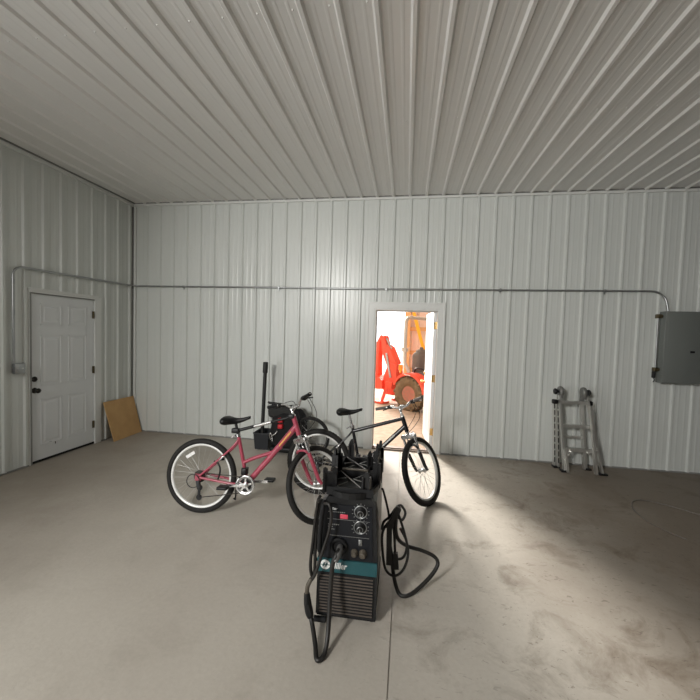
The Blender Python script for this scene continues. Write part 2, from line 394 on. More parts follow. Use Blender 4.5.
def leafpt(p): return (hx + ca * p[0] - sa * p[1], hy + sa * p[0] + ca * p[1], p[2] + .025)
leaf.v = [leafpt(p) for p in leaf.v]; leaf.build('slab', M['doorpaint'], d2)
for z in (1.83, 1.06, .28):
    b = MB(); b.box((-.002, .004, z - .052), (.001, .040, z + .052)); b.tube([(-.006, -.004, z - .055), (-.006, -.004, z + .055)], .009, 8)
    b.v = [leafpt((p[0], p[1], p[2] - .025)) for p in b.v]; b.build('hinge', M['gold'], d2)
b = MB(); b.lathe([(.032, 0), (.032, .006), (.012, .01), (.012, .034), (.026, .042), (.03, .055), (.02, .068)], (.80, .044, .90), (0, 1, 0), 18); b.lathe([(.03, 0), (.03, .012), (.02, .02)], (.80, .044, 1.04), (0, 1, 0), 18)
b.v = [leafpt(p) for p in b.v]; b.build('knob', M['gold'], d2)

# ------------------------------------------------------------------ conduit, box, electrical panel
cd = empty('conduit', (0.03, 0, 2.33)); tag(cd, 'long thin grey steel conduit running along left and back walls', 'conduit')
off = Vector((.03, 0, 2.33))
path = [(.034, -1.832, 1.238), (.034, -1.832, 2.22)]
for k in range(1, 7):
    a = PI / 2 * k / 6; path.append((.034, -1.832 + .11 * (1 - math.cos(a)), 2.22 + .095 * math.sin(a)))
path += [(.034, -.9, 2.325), (.034, -.16, 2.335)]
for k in range(1, 7):
    a = PI / 2 * k / 6; path.append((.034 + .126 * (1 - math.cos(a)), -.16 + .126 * math.sin(a), 2.335))
path += [(2.2, -.034, 2.334), (4.2, -.034, 2.326), (7.44, -.034, 2.335)]
for k in range(1, 7):
    a = PI / 2 * k / 6; path.append((7.44 + .17 * math.sin(a), -.034 - .03 * (1 - math.cos(a)), 2.335 - .15 * (1 - math.cos(a))))
path.append((7.63, -.07, 2.079))
b = MB(); b.tube([Vector(p) - off for p in path], .0125, 10); b.build('pipe', M['galv'], cd)
for x in (.9, 2.45, 4.05, 5.6, 6.9):
    b = MB(); b.box((x - .010, -.049, 2.312), (x + .010, -.0205, 2.350)); b.box((x - .008, -.026, 2.29), (x + .008, -.0205, 2.318)); b.v = [tuple(Vector(p) - off) for p in b.v]; b.build('strap', M['galv'], cd)
for z in (2.14, 1.80):
    b = MB(); b.tube([(0.005, -1.832, z - 2.33 - .03), (0.005, -1.832, z - 2.33 + .03)], .015, 10); b.build('coupling', M['galv'], cd)
jb = empty('junction_box', (.02, -1.780, 1.17)); tag(jb, 'small grey metal switch box on the left wall beside the closed door', 'electrical box')
b = MB(); b.box((-.012, -.05, -.055), (-.0005, .05, .055)); b.build('added_back_plate', M['jbox'], jb)  # unseen plate added behind the box only to mark it as wall-mounted
b = MB(); b.rbox((-.0, -.062, -.060), (.040, .050, .060), .006, 2); b.build('box_body', M['jbox'], jb)
b = MB(); b.rbox((.040, -.060, -.058), (.045, .048, .058), .002, 2); b.box((.045, -.03, -.018), (.048, .03, .018)); b.build('cover_plate', M['galv'], jb)
b = MB(); b.tube([(.048, .01, -.004), (.060, .01, .004)], .005, 8); b.build('toggle', M['decal_w'], jb)
ep = empty('breaker_panel', (7.79, -.02, 1.17)); tag(ep, 'grey steel breaker panel mounted on the back wall', 'electrical panel')
b = MB(); b.box((-.2, .0005, .05), (.2, .0010, .85)); b.build('added_back_plate', M['panelgrey'], ep)  # thin made-up sheet hidden behind the enclosure, added to stand for a wall mount
b = MB(); b.rbox((-.225, -.115, 0), (.225, 0, .905), .004, 2); b.build('enclosure', M['panelgrey'], ep)
b = MB(); b.rbox((-.230, -.128, .004), (.230, -.113, .90), .006, 2); b.rbox((-.20, -.131, .03), (.20, -.126, .875), .003, 2); b.build('panel_door', M['panelgrey'], ep)
b = MB(); b.rbox((.062, -.140, .39), (.110, -.126, .415), .003, 2); b.build('latch', M['black'], ep)
for z, n in ((.845, 'top'), (.165, 'low')):
    b = MB(); b.rbox((-.292, -.075, z - .025), (-.245, -.02, z + .025), .006, 2); b.tube([(-.25, -.05, z), (-.222, -.05, z)], .022, 12); b.tube([(-.262, -.05, z), (-.25, -.05, z)], .028, 6); b.build('connector', M['bronze'], ep)
b = MB(); b.tube([(-.272, -.05, .83), (-.270, -.05, .5), (-.266, -.05, .18)], .009, 8); b.build('side_conduit', M['galv'], ep)
b = MB(); b.rbox((-.29, -.07, .055), (-.268, -.02, .14), .006, 2); b.tube(smooth_path([(-.279, -.05, .06), (-.275, -.06, .03), (-.286, -.055, .0)]), .006, 8); b.build('cable_clamp', M['black'], ep)

# ------------------------------------------------------------------ plywood in the corner
A = Vector((.205, -.605, 0)); Bp = Vector((.188, .0 - .03, 0)); C2 = Vector((.045, -.045, .575)); D2 = Vector((.050, -.632, .575))
b = MB(); n = (Bp - A).cross(D2 - A).normalized() * .012
vs = [A, Bp, C2, D2]; b.add([tuple(p) for p in vs] + [tuple(p - n) for p in vs], [(0,1,2,3), (7,6,5,4), (0,4,5,1), (1,5,6,2), (2,6,7,3), (3,7,4,0)])
o = b.build('plywood_sheet', M['plywood']); tag(o, 'square tan plywood piece leaning in the left corner beside the closed door', 'plywood')

# ------------------------------------------------------------------ bicycles
TYRE_R = .335
def wheel(parent, c, axle, rimmat, knobby=False, spin=0, T=None, rotor=False, reflect=None):
    c = Vector(c); tr_ = .028 if knobby else .026; r0 = TYRE_R - tr_
    prof = [(r0 + tr_ * math.cos(a), (tr_ - .001) * math.sin(a)) for a in [2 * PI * k / 14 for k in range(14)]]
    N = 120 if knobby else 72
    mod = (lambda i, j: (.0035 if (i + (j % 2)) % 2 == 0 else -.002) if (j <= 3 or j >= 11) else 0) if knobby else None
    b = MB(); b.ring(prof, c, axle, N, mod=mod); ty = b.build('wheel', M['rubber'], parent)
    k_ = .004 if knobby else 0; b = MB(); b.ring([(.290 - k_, -.013), (.290 - k_, .013), (.284 - k_, .014), (.270 - k_, .010), (.267 - k_, 0), (.270 - k_, -.010), (.284 - k_, -.014)], c, axle, 64); b.build('rim', rimmat, ty)
    ax = Vector(axle).normalized(); q = Vector((0, 0, 1)).rotation_difference(ax)
    b = MB()
    for k in range(28):
        a = 2 * PI * k / 28 + spin; sgn = 1 if k % 2 else -1; da = (.55 if (k // 2) % 2 else -.55)
        p0 = c + q @ Vector((.022 * math.cos(a + da * 2.4), .022 * math.sin(a + da * 2.4), sgn * .027)); p1 = c + q @ Vector(((.266 - k_) * math.cos(a), (.266 - k_) * math.sin(a), sgn * .003))
        b.tube([p0, p1], .0012, 4, False)
    b.build('spokes', M['spoke'], ty)
    b = MB(); b.lathe([(.006, -.056), (.006, -.036), (.024, -.034), (.024, -.026), (.013, -.02), (.013, .02), (.024, .026), (.024, .034), (.006, .036), (.006, .056)], c, axle, 16); b.build('hub', M['alloy'], ty)
    if reflect is not None:
        b = MB(); a = reflect; e = c + q @ Vector((.215 * math.cos(a), .215 * math.sin(a), .004)); t = q @ Vector((-math.sin(a), math.cos(a), 0)); rr = q @ Vector((math.cos(a), math.sin(a), 0))
        b.bar(e - t * .045, e + t * .045, .028, .010, ax); b.build('reflector', M['reflector'], ty)
    return ty

def make_bike(name, label, loc, yaw, lean, steer, spec):
    a, l = R(yaw), R(lean)
    X = Vector((math.cos(a), math.sin(a), 0)); Yl = Vector((-math.sin(a), math.cos(a), 0)); Z = Vector((0, 0, 1))
    Zb = Z * math.cos(l) + Yl * math.sin(l); Yb = Yl * math.cos(l) - Z * math.sin(l)
    mtx = Matrix(((X.x, Yb.x, Zb.x, loc[0]), (X.y, Yb.y, Zb.y, loc[1]), (X.z, Yb.z, Zb.z, 0), (0, 0, 0, 1)))
    root = empty(name, mtx=mtx); tag(root, label, 'bicycle')
    paint = spec['paint']; inv = mtx.inverted()
    rh = Vector((spec['rear_x'], 0, TYRE_R)); bb = Vector((*spec['bb'],)); st = Vector(spec['seat_top']); hb = Vector(spec['head_bottom']); ang = R(spec['head_angle'])
    d = Vector((-math.cos(ang), 0, math.sin(ang))); nf = Vector((math.sin(ang), 0, math.cos(ang))); ht = hb + d * spec['head_len']
    S = Matrix.Translation(hb) @ Matrix.Rotation(R(steer), 4, d) @ Matrix.Translation(-hb)
    Sr = Matrix.Rotation(R(steer), 4, d)
    axle_f = Sr @ Vector((0, 1, 0))
    lo, hi = .2, .8                                           # fork length so the steered wheel just meets the floor
    for _ in range(50):
        L = (lo + hi) / 2; h = S @ (hb - d * L + nf * .045); hw = mtx @ h; aw = (mtx.to_3x3() @ axle_f)
        low = hw.z - TYRE_R * math.sqrt(max(0, 1 - aw.z ** 2))
        if low > 0: lo = L
        else: hi = L
    hub0 = hb - d * L + nf * .045
    # frame
    b = MB(); rt = spec.get('tube', .019)
    b.tube([ht + d * .006, hb - d * .006], .022, 14)
    b.tube([st, bb], .0165, 12); b.tube(spec['down'], spec.get('down_r', .022), 14, flat=.85)
    for seg in spec['top']: b.tube(seg, spec.get('top_r', .017), 12)
    b.tube([bb + Vector((0, -.036, 0)), bb + Vector((0, .036, 0))], .024, 16)
    for s in (-1, 1):
        e = rh + Vector((0, s * .062, 0))
        b.tube(smooth_path([Vector((bb.x - .03, s * .024, bb.z)), Vector((bb.x - .12, s * .050, bb.z + .004)), e], 5), .0115, 10)
        b.tube(smooth_path([st + (bb - st) * .10 + Vector((-.006, s * .018, 0)), st + (bb - st) * .10 + (rh - st) * .25 + Vector((0, s * .042, 0)), e], 5), .0095, 10)
        b.box((e.x - .028, e.y - .004, e.z - .03), (e.x + .028, e.y + .004, e.z + .03))
    fr = b.build('frame', paint, root)
    # decal lettering-like strokes along the down tube (left-out words are not legible in the photograph)
    p0, p1 = Vector(spec['decal'][0]), Vector(spec['decal'][1]); u = (p1 - p0); ln = u.length; u.normalize(); v = Vector((-u.z, 0, u.x)); b = MB(); t = 0; k = 0; rr = random.Random(3)
    while t < ln:
        w_ = .008 + rr.random() * .006; h_ = .012 + rr.random() * .006; q_ = p0 + u * t; y_ = spec['decal_y']
        sl = .35 * h_
        b.add([q_ - v * h_ / 2 + Vector((0, y_, 0)) - u * sl, q_ + u * w_ - v * h_ / 2 + Vector((0, y_, 0)) - u * sl, q_ + u * w_ + v * h_ / 2 + Vector((0, y_, 0)) + u * sl, q_ + v * h_ / 2 + Vector((0, y_, 0)) + u * sl,
               q_ - v * h_ / 2 + Vector((0, y_ + .004, 0)) - u * sl, q_ + u * w_ - v * h_ / 2 + Vector((0, y_ + .004, 0)) - u * sl, q_ + u * w_ + v * h_ / 2 + Vector((0, y_ + .004, 0)) + u * sl, q_ + v * h_ / 2 + Vector((0, y_ + .004, 0)) + u * sl], [(0,1,2,3), (7,6,5,4), (0,4,5,1), (1,5,6,2), (2,6,7,3), (3,7,4,0)])
        t += w_ + .004; k += 1
    b.build('decal', spec['decal_m'], fr)
    # seat post and saddle
    sd = (st - bb).normalized(); pt = Vector(spec['saddle']) - Vector((0, 0, .045))
    b = MB(); b.tube([st - sd * .03, pt], .013, 12); b.lathe([(.021, 0), (.021, .028)], st - sd * .012, sd, 14); b.bar(st + Vector((-.02, -.03, .0)), st + Vector((-.03, .03, .0)), .01, .012)
    b.build('seat_post', M['black'] if spec.get('post_black') else M['chrome'], root)
    b = MB(); b.lathe([(.023, 0), (.023, .026)], st - sd * .010, sd, 14); b.bar(st + Vector((-.024, -.028, .004)), st + Vector((-.055, -.03, -.02)), .008, .012); b.build('seat_clamp', M['chrome'], root)
    sx, _, sz = spec['saddle']; b = MB(); rows = []
    for i in range(13):
        t = i / 12; xx = sx - .125 + .265 * t
        hw = .088 * math.exp(-((t - .16) / .24) ** 2) + .022 * (1 - t) ** .2 + .006 if t < .999 else .012
        if i == 0: hw = .050
        top = sz - .008 + .012 * math.cos(t * 5.2) + .016 * t - (.022 if i == 0 else .006 if i == 1 else 0); th = (.066 * (1 - t) ** 1.3 + .026) * (.45 if i == 0 else .85 if i == 1 else 1)
        rows.append([(xx, hw * math.cos(q), top - th / 2 + th / 2 * math.sin(q) * (1 if math.sin(q) > 0 else 1.15)) for q in [2 * PI * k / 16 for k in range(16)]])
    vs = [p for r_ in rows for p in r_]; fs = [(i*16+j, i*16+(j+1)%16, (i+1)*16+(j+1)%16, (i+1)*16+j) for i in range(12) for j in range(16)] + [tuple(range(16)), tuple(range(12*16, 13*16))]
    b.add(vs, fs, True); b.build('saddle', M['black'], root)
    b = MB()
    for s in (-1, 1): b.tube(smooth_path([(sx - .10, s * .03, sz - .02), (sx - .06, s * .024, sz - .040), (sx + .03, s * .022, sz - .040), (sx + .11, s * .008, sz - .018)]), .0035, 6)
    b.rbox((sx - .03, -.028, sz - .055), (sx + .015, .028, sz - .034), .004, 2); b.build('saddle_rail', M['chrome'], root)
    # wheels
    wheel(root, rh, (0, 1, 0), M['rim'], spec['knobby'], .1, reflect=spec.get('reflect'))
    wheel(root, S @ hub0, axle_f, M['rim'], spec['knobby'], .2)
    # fork (steered)
    crown = hb - d * .055; b = MB(); b.tube([hb - d * .004, crown - d * .01], .016, 12, T=S)
    b.rbox((-.022, -.085, -.022), (.022, .085, .022), .012, 3, T=S @ Matrix.Translation(crown) @ Matrix.Rotation(PI / 2 - ang, 4, 'Y').inverted())
    for s in (-1, 1):
        p = crown + Vector((0, s * .066, 0)); b.tube([p + d * .012, p - d * .17], .0135, 12, T=S)
    b.build('fork_crown', M['chrome'], root)
    b = MB()
    for s in (-1, 1):
        p = crown + Vector((0, s * .066, 0)); lowb = hub0 + Vector((0, s * .062, 0))
        b.tube([p - d * (.12 if spec['fork_low_m'] is M['pink'] else .17), lowb + d * .05 - nf * .02, lowb], [.0185, .017, .014], 12, T=S)
    y0 = crown - d * .14 - nf * .03
    b.tube(smooth_path([y0 + Vector((0, -.066, 0)) + nf * .03, y0 + Vector((0, -.05, 0)) + d * .05, y0 + Vector((0, .05, 0)) + d * .05, y0 + Vector((0, .066, 0)) + nf * .03]), .011, 8, T=S)
    b.build('fork_leg', spec['fork_low_m'], root)
    b = MB(); b.tube([hub0 + Vector((0, -.078, 0)), hub0 + Vector((0, .078, 0))], .006, 8, T=S); b.build('axle', M['chrome'], root)
    # rim brakes front and rear
    for nm, base, ax_d, TT in (('front', crown - d * .05 + nf * .04, d, S), ('rear', st + (bb - st) * .10 + (rh - st) * .47, (st - rh).normalized(), None)):
        b = MB()
        for s in (-1, 1): b.tube(smooth_path([base + Vector((0, s * .04, 0)) - ax_d * .03, base + Vector((0, s * .052, 0)) + ax_d * .03, base + Vector((0, s * .034, 0)) + ax_d * .085]), .008, 8, T=TT)
        b.tube([base + Vector((0, -.034, 0)) + ax_d * .08, base + Vector((0, .05, 0)) + ax_d * .085], .003, 6, T=TT); b.build('rim_brake', M['chrome'], root)
        for s in (-1, 1):
            b = MB(); b.bar(base + Vector((-.03, s * .026, -.0)) - ax_d * .005, base + Vector((.03, s * .026, .0)) + ax_d * .005, .012, .014, T=TT); b.build('brake_pad', M['blackmat'], root)
    # stem, handlebar, grips, levers (steered)
    sp = spec['bar']; top = ht + d * sp['rise']; clamp = top + nf * sp['reach'] + d * .012
    b = MB(); b.lathe([(.020, 0), (.022, .02), (.013, .024), (.0125, .06)], ht, d, 16, T=S); b.tube([ht + d * .02, top], .0125, 12, T=S); b.tube([top - d * .012, clamp], .016, 12, T=S); b.tube([clamp + Vector((0, -.022, 0)), clamp + Vector((0, .022, 0))], .019, 14, T=S); b.lathe([(.016, 0), (.016, .022), (.010, .026)], top - d * .012, d, 14, T=S)
    b.build('stem', spec.get('stem_m', M['chrome']), root)
    hw, rz, sweep = sp['half'], sp['up'], sp['sweep']
    side = lambda s: [clamp + Vector((0, s * .0, 0)), clamp + Vector((0, s * .055, 0)), clamp + Vector((0, s * .12, 0)) + d * rz * .85 - nf * sweep * .15, clamp + Vector((0, s * .17, 0)) + d * rz - nf * sweep * .35, clamp + Vector((0, s * hw, 0)) + d * (rz + .012) - nf * sweep]
    b = MB()
    for s in (-1, 1): b.tube(smooth_path(side(s), 6), .0115, 10, T=S)
    b.build('handlebar', spec['bar_m'], root)
    for s in (-1, 1):
        q = side(s); e = q[-1]; u = (q[-1] - q[-2]).normalized(); g0 = e - u * .115
        b = MB(); b.tube([g0, g0 + u * .01, e - u * .012, e], [.0165, .0155, .0165, .0175], 12, T=S); b.build('grip', spec['grip_m'], root)
        b = MB(); lv = g0 - u * .035; b.tube([lv - u * .014, lv + u * .016], .017, 10, T=S); b.tube(smooth_path([lv + nf * .02 - d * .01, lv + nf * .045 - d * .02 + u * .04, lv + nf * .042 - d * .03 + u * .105]), .0065, 8, T=S); b.rbox((-.018, -.018, -.014), (.018, .018, .016), .006, 2, T=S @ Matrix.Translation(lv - u * .01 + nf * .012 - d * .01)); b.build('brake_lever', M['black'], root)
    b = MB(); cols = []
    for s in (-1, 1):
        q = side(s); u = (q[-1] - q[-2]).normalized(); lv = q[-1] - u * .15 + nf * .02
        tgt = (crown + d * .02 + nf * .06 + Vector((0, -s * .03, 0))) if s < 0 else (hb + nf * .03)
        mid1 = lv + nf * .10 - Vector((0, s * .06, 0)) - d * .02; mid2 = lv * .4 + tgt * .6 + nf * .12 + Vector((0, s * .05, 0))
        b.tube(smooth_path([lv, lv + nf * .05 - Vector((0, s * .03, 0)) + d * .005, mid1, mid2, tgt], 8), .0028, 6, T=S)
    q = side(-1); lv = q[-1] + (q[-1] - q[-2]).normalized() * -.17
    b.tube(smooth_path([lv, lv + nf * .08 + d * .01 + Vector((0, .05, 0)), lv * .5 + hb * .5 + nf * .14, hb + nf * .03 + d * .02], 8), .0026, 6, T=S)
    b.build('cable', M['black'], root)
    # drivetrain
    y = -.052; b = MB(); R_ = spec.get('ring_r', .082)
    b.ring([(R_, y - .003), (R_, y + .003), (R_ - .02, y + .003), (R_ - .02, y - .003)], (bb.x, 0, bb.z), (0, 1, 0), 48, mod=lambda i, j: (.003 if i % 2 else 0) if j < 2 else 0)
    for k in range(5):
        an = 2 * PI * k / 5 + .3; b.bar(bb + Vector((0, y, 0)), bb + Vector((math.cos(an) * (R_ - .014), y, math.sin(an) * (R_ - .014))), .016, .006, (0, 1, 0))
    b.ring([(R_ + .012, y - .010), (R_ + .012, y - .008), (R_ - .012, y - .008), (R_ - .012, y - .010)], (bb.x, 0, bb.z), (0, 1, 0), 40)
    b.lathe([(.022, -.014), (.022, .01)], (bb.x, y, bb.z), (0, 1, 0), 16)
    cr = b.build('crankset', M['chrome'], root)
    b = MB(); b.ring([(R_ - .022, y + .006), (R_ - .022, y + .009), (.030, y + .009), (.030, y + .006)], (bb.x, 0, bb.z), (0, 1, 0), 30); b.build('chain_guard', M['black'], cr)
    an = R(spec['crank'])
    for s, y_ in ((-1, -.076), (1, .072)):
        an_ = an if s < 0 else an + PI; e = bb + Vector((math.cos(an_) * .165, y_, math.sin(an_) * .165))
        b = MB(); b.bar(bb + Vector((0, y_ + s * -.0, 0)), e, .022, .012, (0, 1, 0)); b.tube([bb + Vector((0, y_ - .012 * s, 0)), bb + Vector((0, y_ + .004 * s, 0))], .015, 12); b.build('crank_arm', M['chrome'], root)
        c_ = e + Vector((0, s * .062, 0)); b = MB(); b.rbox(c_ + Vector((-.045, -.042, -.013)), c_ + Vector((.045, .042, .013)), .006, 2); b.tube([e, c_], .006, 8); b.build('pedal', M['black'], root)
    b = MB(); yc = -.045; up = [Vector((bb.x, yc, bb.z + R_ - .012)), Vector((rh.x, yc, rh.z + .038))]; lowp = [Vector((bb.x, yc, bb.z - R_ + .012)), Vector((rh.x + .03, yc, .155)), Vector((rh.x + .01, yc, .135))]
    b.tube(up, .004, 6); b.tube(lowp, .004, 6); b.build('chain', M['chain'], root)
    b = MB()
    for k in range(6): b.lathe([(.028 + .0055 * k, 0), (.028 + .0055 * k, .002)], (rh.x, -.054 + .004 * k, rh.z), (0, 1, 0), 26)
    b.build('cassette', M['chain'], root)
    b = MB(); dq = rh + Vector((.0, -.062, -.03)); b.bar(dq, dq + Vector((.02, -.01, -.055)), .03, .026, (0, 1, 0)); b.bar(dq + Vector((.015, .01, -.05)), dq + Vector((.012, .01, -.15)), .02, .012, (0, 1, 0))
    for z_ in (-.065, -.15): b.lathe([(.026, -.004), (.026, .004)], dq + Vector((.014, .014, z_)), (0, 1, 0), 16)
    b.ring([(.062, -.022), (.062, -.017), (.056, -.017), (.056, -.022)], dq + Vector((-.035, 0, .0)), (0, 1, 0), 24)
    b.build('derailleur', M['black'], root)
    b = MB(); fx = bb + (st - bb) * .27; b.rbox(fx + Vector((-.02, -.05, -.03)), fx + Vector((.03, .018, .03)), .008, 2); b.bar(fx + Vector((.0, -.048, -.03)), fx + Vector((-.03, -.048, -.055)), .012, .03, (0, 1, 0)); b.build('front_derailleur', M['black'], root)
    if spec.get('kick'):
        k0 = Vector((bb.x - .12, .05, bb.z - .015)); k1 = inv @ Vector((*spec['kick'], .008)); b = MB(); b.tube([k0, k1, k1 + (k1 - k0).normalized().cross(Vector((0, 1, 0))) * -.03], .008, 8); b.rbox(k0 + Vector((-.025, -.03, -.015)), k0 + Vector((.025, .02, .02)), .006, 2); b.build('kickstand', M['black'], root)
    # black cable-lock bracket by the chain stay
    if spec.get('spoke_guard'):
        b = MB(); b.tube(smooth_path([(rh.x + .13, -.035, rh.z + .145), (rh.x + .17, -.045, rh.z + .13), (rh.x + .195, -.05, rh.z + .09), (rh.x + .195, -.05, rh.z + .04), (rh.x + .18, -.045, rh.z - .01)]), .008, 8); b.build('shift_cable', M['black'], root)
    if spec.get('adapter'):
        a0 = st + sd * .045; a1 = ht + d * .008; u = (a1 - a0); b = MB(); b.tube([a0, a0 + u * .30, a0 + u * .31, a1], [.0145, .0145, .0115, .0125], 12); b.rbox(a0 + Vector((-.05, -.028, -.022)), a0 + Vector((.02, .028, .022)), .008, 2); b.rbox(a1 + Vector((-.045, -.026, -.02)), a1 + Vector((.012, .026, .02)), .008, 2)
        ad = b.build('crossbar_adapter', M['black'], root)
        b = MB(); b.tube([a0 + u * .29, a0 + u * .60], .0142, 12); b.build('sliding_tube', M['chrome'], ad)
    return root

# rose-pink step-through
make_bike('bicycle', 'pink step-through bicycle with black saddle standing left of the welder', (2.585 - .0, -2.25), 3, 6, 53, dict(
    paint=M['pink'], rear_x=-.037, bb=(.402, 0, .292), seat_top=(.292, 0, .715), head_bottom=(.853, 0, .757), head_angle=70.5, head_len=.16,
    down=[(.833, 0, .837), (.59, 0, .525), (.405, 0, .300)], down_r=.026, top=[smooth_path([(.352, 0, .475), (.46, 0, .525), (.62, 0, .585), (.70, 0, .635)], 5)], top_r=.0165,
    decal=((.685, 0, .650), (.782, 0, .775)), decal_y=-.027, decal_m=M['decal_y'], saddle=(.255, 0, .885), post_black=True, knobby=False, fork_low_m=M['pink'],
    bar=dict(rise=.075, reach=.045, half=.32, up=.055, sweep=.06), bar_m=M['chrome'], grip_m=M['black'], crank=182, kick=(2.75, -1.95), adapter=True, spoke_guard=True, reflect=R(236), ring_r=.078))
# black mountain bike
make_bike('bicycle', 'black bicycle with knobby tyres standing in front of the open doorway', (3.51, -1.64), 0, 6, 59, dict(
    paint=M['black_paint'], rear_x=-.012, bb=(.425, 0, .305), seat_top=(.330, 0, .715), head_bottom=(.888, 0, .708), head_angle=70, head_len=.145,
    down=[(.872, 0, .762), (.64, 0, .525), (.428, 0, .315)], down_r=.023, top=[[(.342, 0, .672), (.838, 0, .830)]], top_r=.0185,
    decal=((.63, 0, .528), (.765, 0, .665)), decal_y=-.024, decal_m=M['decal_w'], saddle=(.285, 0, .900), knobby=True, fork_low_m=M['black_paint'],
    bar=dict(rise=.085, reach=.05, half=.29, up=.035, sweep=.05), bar_m=M['chrome'], grip_m=mat('grey_grip', (.12, .10, .09), .6), crank=60, kick=(3.72, -1.30), ring_r=.08))

# ------------------------------------------------------------------ welder
WX, WY = 4.044, -2.94
wl = empty('wire_welder', (WX, WY, 0)); wl.rotation_euler = (0, 0, R(1)); tag(wl, 'black wire welder with a teal stripe standing in the middle of the floor', 'welder')
x0, x1, yf, yb = -.150, .188, -.300, .30                    # local body limits
b = MB()                                                     # sheet-metal case with rounded top edges
poly = [(x0, .042), (x1, .042), (x1 - .004, .66), (x1 - .012, .705), (x1 - .045, .735), (x0 + .045, .735), (x0 + .012, .705), (x0 + .004, .66)]
b.prism(poly, 1, yf + .03, yb); b.build('case', M['weld_side'], wl)
b = MB()                                                     # front bezel, upper half leaning back a touch
poly = [(x0 - .006, .040), (x1 + .006, .040), (x1 + .004, .40), (x1 - .014, .70), (x1 - .040, .738), (x0 + .050, .738), (x0 + .024, .70), (x0 + .0, .40)]
b.prism(poly, 1, yf - .012, yf + .045)
b.build('bezel', M['weld_dark'], wl)
b = MB(); b.prism([(x0 + .035, .385), (x1 - .020, .385), (x1 - .035, .695), (x0 + .045, .695)], 1, yf - .017, yf - .005)
cp = b.build('control_panel', M['weld_panel'], wl)
fr = yf - .017
b = MB()
for z in (.610, .515): b.box((x0 + .05, fr - .001, z), (x1 - .045, fr + .001, z + .002))
for i, (z, n, wd) in enumerate(((.650, 9, .008), (.577, 6, .008), (.563, 3, .007), (.549, 4, .007))):
    for k in range(n): b.box((x0 + .055 + k * (wd + .003), fr - .001, z), (x0 + .055 + k * (wd + .003) + wd, fr + .001, z + .005))
b.build('panel_print', M['galv'], cp)
fm = lambda x, z, y=0: Matrix.Translation((x, fr - .0005 + y, z)) @ Matrix.Rotation(PI / 2, 4, 'X')
text('Miller', .021, fm(x0 + .056, .670), 'lettering', M['decal_w'], cp, shear=.2)
b = MB(); b.rbox((-.027, fr - .004, .617), (.018, fr, .643), .002, 2); b.build('display', M['red_lcd'], cp)
for zc in (.664, .574):
    b = MB(); b.ring([(.038, -.001), (.038, .002), (.033, .002), (.033, -.001)], (.090, fr, zc), (0, -1, 0), 32)
    for k in range(11):
        an = R(-40 + 26 * k); p = Vector((math.cos(an), 0, math.sin(an))); b.bar(Vector((.090, fr - .001, zc)) + p * .043, Vector((.090, fr - .001, zc)) + p * .050, .003, .002, (0, 1, 0))
    dial = b.build('dial', M['galv'], cp)
    b = MB(); b.lathe([(.032, 0), (.030, .004), (.019, .006), (.017, .026), (.013, .028)], (.090, fr, zc), (0, -1, 0), 24); b.build('knob', M['black'], dial)
    b = MB(); b.ring([(.018, .024), (.018, .0275), (.0155, .0275), (.0155, .024)], (.090, fr, zc), (0, -1, 0), 24); b.bar((.090, fr - .029, zc - .012), (.090, fr - .029, zc + .004), .004, .003, (0, 1, 0)); b.build('knob_ring', M['galv'], dial)
b = MB(); b.box((x0 - .002, fr - .004, .300), (x1 + .004, yf, .376)); b.box((x1 + .0045, yf - .01, .300), (x1 + .0055, yf + .045, .376)); band = b.build('stripe', M['teal'], wl)
b = MB(); b.lathe([(.028, 0), (.028, .002)], (-.104, fr - .004, .342), (0, -1, 0), 28); b.build('emblem', M['decal_w'], band)
b = MB()                                                     # the emblem's split lightning-like bars
for dx in (-.018, .004):
    q = [(-.106 + dx * .75 - .003, .330), (-.106 + dx * .75 + .005, .330), (-.106 + dx * .75 + .014, .354), (-.106 + dx * .75 + .006, .354)]
    b.prism(q, 1, fr - .0075, fr - .0055)
b.box((-.131, fr - .0075, .340), (-.077, fr - .0055, .344)); b.build('emblem_mark', M['teal'], band)
text('Miller', .050, Matrix.Translation((-.074, fr - .0045, .340)) @ Matrix.Rotation(PI / 2, 4, 'X'), 'lettering', M['decal_w'], band, shear=.18, bold=.001, width=.80)
b = MB(); b.box((x0 + .012, fr - .002, .052), (x1 - .012, yf + .02, .296)); lv = b.build('louver_shade_plate', M['blackmat'], wl)  # black plate stands in for the shade behind the slats
for k in range(13):
    z = .062 + k * .0178; b = MB(); q = [(fr - .008, z), (fr - .0025, z + .0055), (fr - .001, z + .004), (fr - .004, z - .002)]
    b.prism(q, 0, x0 + .016, x1 - .016); b.build('louver_slat', M['louver'], lv)
b = MB(); b.box((x0 + .0, yf - .011, .031), (x1 + .004, yb, .0395)); b.build('base_tray', M['blackmat'], wl)
for sx_, sy_ in ((x0 + .05, yf + .03), (x1 - .02, yf + .03), (x0 + .05, yb - .06), (x1 - .03, yb - .06)):
    b = MB(); b.lathe([(.013, -.012), (.015, -.008), (.015, .008), (.013, .012)], (sx_, sy_, .015), (1, 0, 0), 18); cw = b.build('caster', M['dust_brass'], wl)
    b = MB(); b.bar((sx_ - .017, sy_, .012), (sx_ - .017, sy_, .030), .016, .004, (1, 0, 0)); b.bar((sx_ + .017, sy_, .012), (sx_ + .017, sy_, .030), .016, .004, (1, 0, 0)); b.box((sx_ - .02, sy_ - .012, .0305), (sx_ + .02, sy_ + .012, .0312)); b.build('caster_fork', M['galv'], cw)
b = MB(); b.tube([(x0 - .01, yf - .035, .026), (x0 + .06, yf - .035, .026)], .016, 12); b.build('foot_bar', M['blackmat'], wl)
b = MB(); b.ring([(.052, 0), (.052, .016), (.036, .018), (.030, .004)], (-.030, fr, .455), (0, -1, 0), 28); b.lathe([(.031, .0), (.031, .002)], (-.030, fr, .455), (0, -1, 0), 24); b.build('gun_socket', M['blackmat'], wl)
